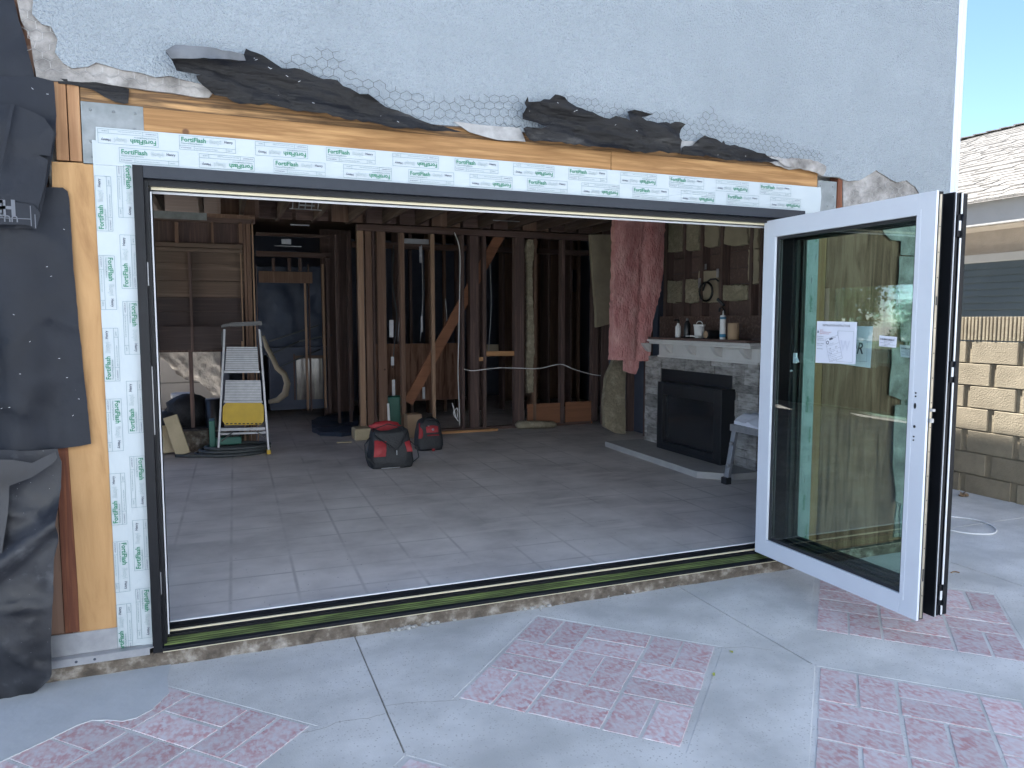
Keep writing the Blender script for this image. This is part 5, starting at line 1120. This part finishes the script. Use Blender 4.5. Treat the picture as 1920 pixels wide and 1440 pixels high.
for k, (l, t, bt) in enumerate(((790, 460, 640), (835, 560, 650), (918, 480, 660), (748, 470, 640))):
    cable('hanging_cable', [(l, t), (l + 3, (t + bt) / 2), (l - 2, bt)], YW + .3 + .02 * k, .005, 'alu', ['pale thin cable hanging behind the thin new stud', 'pale cable hanging just right of the thin new stud', 'pale cable hanging in the open bay left of the heavy post', 'pale cable hanging right of the wide brown stud'][k])
b = MB(); x0, y0 = PZ(680, 832, FZ); x1, y1 = PZ(705, 825, FZ); b.box(x0 - .05, x0 + .16, 5.15, 5.4, FZ, FZ + .14, 0, .02); tag(b.build('foam_board', 'foam'), 'pale block at the foot of the end stud beside the open tool bag', 'block')
b = MB(); x0, z1 = PY(764, 778, 5.1); x1, z0 = PY(792, 840, 5.1); b.box(x0, x1, 5.1, 5.3, FZ, z1, 0, .006); tag(b.build('cardboard_box', 'card'), 'grey brown box standing behind the second tool bag', 'box')
b = MB(); x0, z1 = PY(730, 745, 5.5); b.box(x0, x0 + .22, 5.56, 5.74, FZ, z1, 0, .02); b.build
tag(b.build('waste_bin', 'teal'), 'dark green bin standing behind the wide brown stud', 'bin')
plank('level', (PY(729, 788, 5.38)[0], 5.34, FZ + .06), (PY(727, 756, 5.38)[0], 5.36, PY(727, 756, 5.38)[1]), .03, .012, 'white', 'short white strip leaning by the open tool bag', 'strip')

b = MB(); x0, y0 = PZ(632, 831, FZ); x1, y1 = PZ(661, 831, FZ); b.box(x0, x1, y0 - .02, y0 + .02, FZ + .001, FZ + .012, 0, .002); tag(b.build('wood_shim', 'foam'), 'short pale wood shim lying on the slab left of the pale block', 'wood shim')
# ---- tool bags
def bagbody(b, cx, cy, wd, dp, h, taper, seed, mi=0, top=.85, rot=0, open_=False):
    n = 36; rows = 12; vs = []; fs = []
    for r in range(rows + 1):
        t = r / rows; s = 1 - taper * t ** 1.5; s *= 1 - .10 * (1 - min(1, t * 6)) 
        if not open_ and t > .85: s *= 1 - .5 * ((t - .85) / .15) ** 2
        for k in range(n):
            a = 2 * math.pi * k / n; c, q = math.cos(a), math.sin(a); e = .42
            x = math.copysign(abs(c) ** e, c) * wd / 2 * s; y = math.copysign(abs(q) ** e, q) * dp / 2 * s * (1 - .2 * t)
            d = 1 + .05 * nz(c * 2 + seed, q * 2, t * 3) ; x *= d; y *= d
            X = x * math.cos(rot) - y * math.sin(rot); Y = x * math.sin(rot) + y * math.cos(rot)
            vs.append((cx + X, cy + Y, FZ + .005 + h * t + (.02 * nz(c * 2, q * 2, seed) if t > .8 else 0)))
    for r in range(rows):
        for k in range(n): fs.append((r * n + k, r * n + (k + 1) % n, (r + 1) * n + (k + 1) % n, (r + 1) * n + k))
    fs.append(tuple(range(n))[::-1]); 
    if not open_: fs.append(tuple(range(rows * n, rows * n + n)))
    else:
        o = len(vs)
        for k in range(n): v = vs[rows * n + k]; vs.append((cx + (v[0] - cx) * .88, cy + (v[1] - cy) * .88, v[2] - .01))
        for k in range(n): v = vs[rows * n + k]; vs.append((cx + (v[0] - cx) * .8, cy + (v[1] - cy) * .8, v[2] - .14))
        for k in range(n): fs += [(rows * n + k, rows * n + (k + 1) % n, o + (k + 1) % n, o + k), (o + k, o + (k + 1) % n, o + n + (k + 1) % n, o + n + k)]
        fs.append(tuple(range(o + n, o + 2 * n)))
    b.add(vs, fs, mi, smooth=True)
x1, y1 = PZ(738, 880, FZ); cx, cy = x1 + .0, y1 + .17
bg1 = thing('tool_bag', 'larger black and red tool bag standing open nearest the doorway', 'tool bag', (cx, cy, FZ), 'tool bags')
b = MB(); bagbody(b, cx, cy, .44, .34, .36, .22, 1, open_=True); b.build('bag_body', 'bagblack', bg1)
b = MB()
def patch(b, x0, x1, z0, z1, y, sk=0, seed=0):
    n = 6; vs = []; fs = []
    for k in (0, .012):
        for i in range(n + 1):
            for j in range(n + 1):
                u, v = i / n, j / n; vs.append((x0 + (x1 - x0) * u + sk * v, y + k - .010 * math.sin(u * 3.14) * math.sin(v * 3.14) + .06 * v * v, z0 + (z1 - z0) * v))
    N = (n + 1) ** 2
    for i in range(n):
        for j in range(n): a = i * (n + 1) + j; fs.append((a, a + n + 1, a + n + 2, a + 1))
    b.add(vs, fs, 0, smooth=True)
yf = cy - .178
patch(b, cx - .19, cx - .075, FZ + .13, FZ + .28, yf, .02); b.build('front_pocket', 'bagred', bg1)
b = MB(); patch(b, cx + .135, cx + .19, FZ + .16, FZ + .27, yf + .015, -.02); b.build('side_pocket', 'bagred', bg1)
b = MB(); blob(b, (cx - .02, cy + .12, FZ + .375), (.15, .035, .06), 4, amp=.35); b.build('top_flap', 'bagred', bg1)
b = MB(); b.tube([(cx - .17, cy - .12, FZ + .33), (cx - .06, cy - .19, FZ + .25), (cx + .03, cy - .20, FZ + .19), (cx + .1, cy - .18, FZ + .27), (cx + .15, cy - .12, FZ + .36)], .012, 6, flat=.4)
b.tube([(cx - .2, cy - .05, FZ + .3), (cx - .255, cy - .09, FZ + .24), (cx - .25, cy - .12, FZ + .12), (cx - .18, cy - .16, FZ + .06)], .012, 6, flat=.4)
b.tube([(cx + .17, cy - .1, FZ + .26), (cx + .24, cy - .14, FZ + .2), (cx + .25, cy - .16, FZ + .1), (cx + .19, cy - .15, FZ + .05)], .012, 6, flat=.4)
b.tube([(cx - .12, cy + .06, FZ + .37), (cx - .02, cy - .02, FZ + .42), (cx + .12, cy + .0, FZ + .38), (cx + .17, cy - .05, FZ + .32)], .012, 6, flat=.4)
b.build('strap', 'bagblack', bg1)
b = MB(); b.box(cx + .025, cx + .035, yf - .012, yf - .006, FZ + .14, FZ + .19, 0, .001); b.box(cx - .12, cx + .06, yf - .006, yf - .002, FZ + .015, FZ + .022); b.build('zip_pull', 'alu', bg1)
x1, y1 = PZ(806, 846, FZ); cx, cy = x1 + .02, y1 + .13
bg2 = thing('tool_bag', 'smaller closed black tool bag with red top, behind the open one', 'tool bag', (cx, cy, FZ), 'tool bags')
b = MB(); bagbody(b, cx, cy, .31, .26, .345, .30, 6); b.build('bag_body', 'bagblack', bg2)
yf = cy - .125
b = MB(); patch(b, cx - .05, cx + .085, FZ + .20, FZ + .31, yf + .018, 0); b.build('front_pocket', 'bagred', bg2)
b = MB(); patch(b, cx - .045, cx + .09, FZ + .165, FZ + .19, yf + .006); b.build('front_trim', 'bagred', bg2)
b = MB(); patch(b, cx - .14, cx - .09, FZ + .14, FZ + .3, yf + .02, .02); b.build('side_pocket', 'bagred', bg2)
b = MB(); b.tube([(cx - .08, yf + .03, FZ + .31), (cx - .06, yf - .0, FZ + .35), (cx + .06, yf, FZ + .35), (cx + .09, yf + .03, FZ + .3)], .01, 6, flat=.5); b.build('strap', 'bagblack', bg2)
b = MB(); b.lathe((cx + .02, yf - .002, FZ + .235), [(.014, 0), (.014, .006)], 12, ax='y'); b.box(cx - .04, cx - .02, yf + .0, yf + .006, FZ + .275, FZ + .28); b.build('zip_pull', 'alu', bg2)
b = MB(); b.box(cx + .0, cx + .03, yf - .03, yf - .02, FZ + .002, FZ + .03); b.build('red_tab', 'bagred', bg2)

# ================================================================== RIGHT SIDE: block wall, neighbour
bw = thing('block_wall', 'tan slump block wall with a ribbed top course along the side yard', 'wall', (6.25, 3, 0))
b = MB(); b.box(6.272, 6.40, -3, 12, -.05, 1.36); b.build('mortar_core', 'mortar', bw)
b = MB(); random.seed(9)
for c in range(7):
    z0 = -.03 + .2 * c; off = (.0 if c % 2 else .235) + .12
    y = -3.0 + off
    while y < 12:
        b.box(6.25 + random.uniform(-.002, .002), 6.30, y, y + .412, z0 + .004, z0 + .194, 0, .004); b.box(6.268, 6.30, y + .414, y + .468, z0 + .004, z0 + .194, 0); y += .47
b.build('blocks', 'block', bw)
b = MB(); y = -3
while y < 12:
    wd = .034; b.box(6.246 + random.uniform(-.004, .003), 6.29, y, y + wd * .62, 1.375, 1.582, 0, .003); b.box(6.262, 6.40, y + wd * .62, y + wd, 1.375, 1.578, 0); y += wd
b.box(6.2905, 6.405, -3, 12, 1.372, 1.58); b.build('cap_course', 'block', bw)

nb = thing('neighbour_house', 'single storey tan house with a pale shingle roof beyond the block wall', 'house', (9, 4, 0))
part('wall', 'tan', [(8.45, 8.6, -6, 16, -.05, 2.62)], nb); part('soffit', 'tan', [(8.02, 8.45, -6, 16, 2.60, 2.63)], nb)
part('fascia', 'fascia', [(7.97, 8.02, -6, 16, 2.61, 2.885)], nb, .004)
b = MB(); random.seed(14); sl = (4.64 - 2.89) / 4.05; n = 32
b.add([(7.9, -6, 2.86), (7.9, 16, 2.86), (12.05, 16, 4.62), (12.05, -6, 4.62), (16, -6, 2.9), (16, 16, 2.9)], [(0, 3, 2, 1), (3, 4, 5, 2)])
for i in range(n):
    xa_ = 7.92 + i * 4.12 / n; xb_ = xa_ + 4.12 / n * 1.15; za_ = 2.885 + (xa_ - 7.95) * sl + .014; zb_ = 2.885 + (xb_ - 7.95) * sl + .001
    y = -1.0 + (i % 2) * .15 + random.uniform(0, .1)
    while y < 9:
        wd = random.choice([.15, .15, .3, .2]); t = random.choice([.0, .0, .008, .012])
        b.add([(xa_, y + .003, za_ + t), (xa_, y + wd, za_ + t), (xb_, y + wd, zb_ + t * .6), (xb_, y + .003, zb_ + t * .6), (xa_, y + .003, za_ - .014), (xa_, y + wd, za_ - .014)], [(0, 3, 2, 1), (0, 1, 5, 4), (0, 4, 3), (1, 2, 5)]); y += wd
for k in range(46):
    y = -1 + k * .23; b.box(11.93, 12.17, y, y + .26, 4.66, 4.675, 0, T=Matrix.Translation((0, y + .13, 4.67)) @ Matrix.Rotation(R(4), 4, 'X') @ Matrix.Translation((0, -y - .13, -4.67)))
b.build('roof', 'shingle', nb)
w1 = part('window', 'fascia', [(8.40, 8.448, -.5, 3.3, 2.245, 2.33), (8.42, 8.448, 3.22, 3.3, 1.2, 2.245), (8.41, 8.448, -.5, 3.3, 2.235, 2.245)], nb, .002)
b = MB()
for k in range(13): z = 2.235 - k * .08; b.add([(8.440, -.45, z), (8.440, 3.22, z), (8.425, 3.22, z - .074), (8.425, -.45, z - .074)], [(0, 3, 2, 1)]); b.box(8.425, 8.446, -.45, 3.22, z - .080, z - .0745)
b.build('blinds', 'blind', w1)

# small things on the paving
def cab(name, pxs, m, r, label):
    b = MB(); P = [Vector((*PZ(*p, .005), .006)) for p in pxs]; out = []
    n = len(P)
    for i in range(n - 1):
        for k in range(6):
            t = k / 6; p0 = P[max(i - 1, 0)]; p1 = P[i]; p2 = P[i + 1]; p3 = P[min(i + 2, n - 1)]
            out.append(.5 * ((2 * p1) + (-p0 + p2) * t + (2 * p0 - 5 * p1 + 4 * p2 - p3) * t * t + (-p0 + 3 * p1 - 3 * p2 + p3) * t ** 3))
    b.tube(out, r, 6); return tag(b.build(name, m), label, 'cable')
cab('loose_cable', [(1740, 968), (1783, 969), (1830, 975), (1858, 985), (1868, 994), (1860, 1001), (1825, 1001), (1783, 995), (1740, 985)], 'white', .006, 'white cable looped on the side yard paving by the block wall')
cab('fallen_twig', [(1783, 1074), (1790, 1072), (1800, 1074)], 'dleaf', .004, 'short reddish twig on the paving right of the folded door')
b = MB(); x0, y0 = PZ(1807, 931); blob(b, (x0, y0, .02), (.045, .035, .025), 2, sub=2); b.v = [Vector((v.x, v.y, max(v.z - FZ + .0 if v.z > FZ else .002, .002))) for v in b.v]
b = MB(); random.seed(4)
for i in range(7): a = random.uniform(0, 6.28); c0 = Vector((x0 + .02 * math.cos(a), y0 + .02 * math.sin(a), .004 + .004 * i)); b.add([c0 + Vector((math.cos(a + k * 1.05) * .03, math.sin(a + k * 1.05) * .02, .012 * math.sin(k * 2 + i))) for k in range(6)], [(0, 1, 2), (0, 2, 3), (0, 3, 4), (0, 4, 5)])
tag(b.build('dry_leaf', 'dleaf'), 'curled brown dry leaf on the paving at the foot of the block wall', 'leaf')
for px_, lab in (((1374, 1224), 'small yellow green leaf on the paving right of the middle brick inlay'), ((1340, 1266), 'tiny yellow green leaf at the right edge of the middle brick inlay')):
    x0, y0 = PZ(*px_); b = MB(); random.seed(int(px_[0]))
    for i in range(4):
        a = 1.2 + i * .9; c0 = Vector((x0, y0, .004)); d = Vector((math.cos(a), math.sin(a), .15)) * random.uniform(.012, .024); n_ = Vector((-d.y, d.x, 0)) * .28
        b.add([c0, c0 + d * .5 + n_, c0 + d, c0 + d * .5 - n_], [(0, 1, 2, 3)])
    tag(b.build('fallen_leaf', 'yleaf'), lab, 'leaf')
b = MB(); random.seed(8)
for i in range(700):
    x0, y0 = random.uniform(-.9, 6), -.03 - abs(random.gauss(0, .6))
    if y0 > -.3 and random.random() < .5: pass
    r = random.uniform(.0012, .0035); b.add([(x0 + r * math.cos(k * 1.26) * random.uniform(.5, 1.3), y0 + r * math.sin(k * 1.26), .0025) for k in range(5)] + [(x0, y0, .0025 + r)], [(k, (k + 1) % 5, 5) for k in range(5)])
for i in range(220):
    x0, y0 = random.uniform(-.25, 3.0), random.choice([random.uniform(.14, .8), random.uniform(.14, 3)])
    r = random.uniform(.0012, .005); b.add([(x0 + r * math.cos(k * 1.26) * random.uniform(.5, 1.3), y0 + r * math.sin(k * 1.26), FZ + .0015) for k in range(5)] + [(x0, y0, FZ + .0015 + r * .6)], [(k, (k + 1) % 5, 5) for k in range(5)])
b.build('grit', 'crumb', kind='stuff')

# ---- garden beyond the left window (seen mirrored in the door glass)
def tree(x, y, h, r, seed, label):
    random.seed(seed); t = thing('garden_tree', label, 'tree', (x, y, -.03), 'garden trees beyond the left window')
    b = MB(); b.tube([(x, y, -.05), (x + .05, y, h * .3), (x - .05, y + .05, h * .6), (x, y, h * .85)], [.12, .09, .06, .03], 8)
    for k in range(7):
        a = random.uniform(0, 6.28); z = h * random.uniform(.3, .7); b.tube([(x, y, z), (x + r * .6 * math.cos(a), y + r * .6 * math.sin(a), z + h * .18)], [.04, .015], 6)
    b.build('trunk', 'bark', t)
    b = MB(); cl = [(Vector((x, y, h * .72)) + Vector((random.uniform(-1, 1) * r * .7, random.uniform(-1, 1) * r * .7, random.uniform(-.6, .7) * r)), random.uniform(.25, .5) * r) for _ in range(16)]
    for i in range(2600):
        c, q = random.choice(cl); d = Vector((random.gauss(0, 1), random.gauss(0, 1), random.gauss(0, 1))).normalized() * q * random.uniform(.5, 1)
        p = c + d; u = Vector((random.gauss(0, 1), random.gauss(0, 1), random.gauss(0, 1))).normalized() * random.uniform(.04, .09); v = u.orthogonal().normalized() * u.length * .5
        b.add([p - u, p + v, p + u, p - v], [(0, 1, 2, 3)])
    b.build('crown', 'leaf', t)
tree(-7.9, 10.3, 2.3, .85, 1, 'leafy green garden tree straight out from the left window'); tree(-11, 13.0, 3.2, 1.3, 2, 'taller garden tree further from the left window'); tree(-8.6, 8.5, 2.0, .6, 3, 'low bushy garden tree beside the lawn')
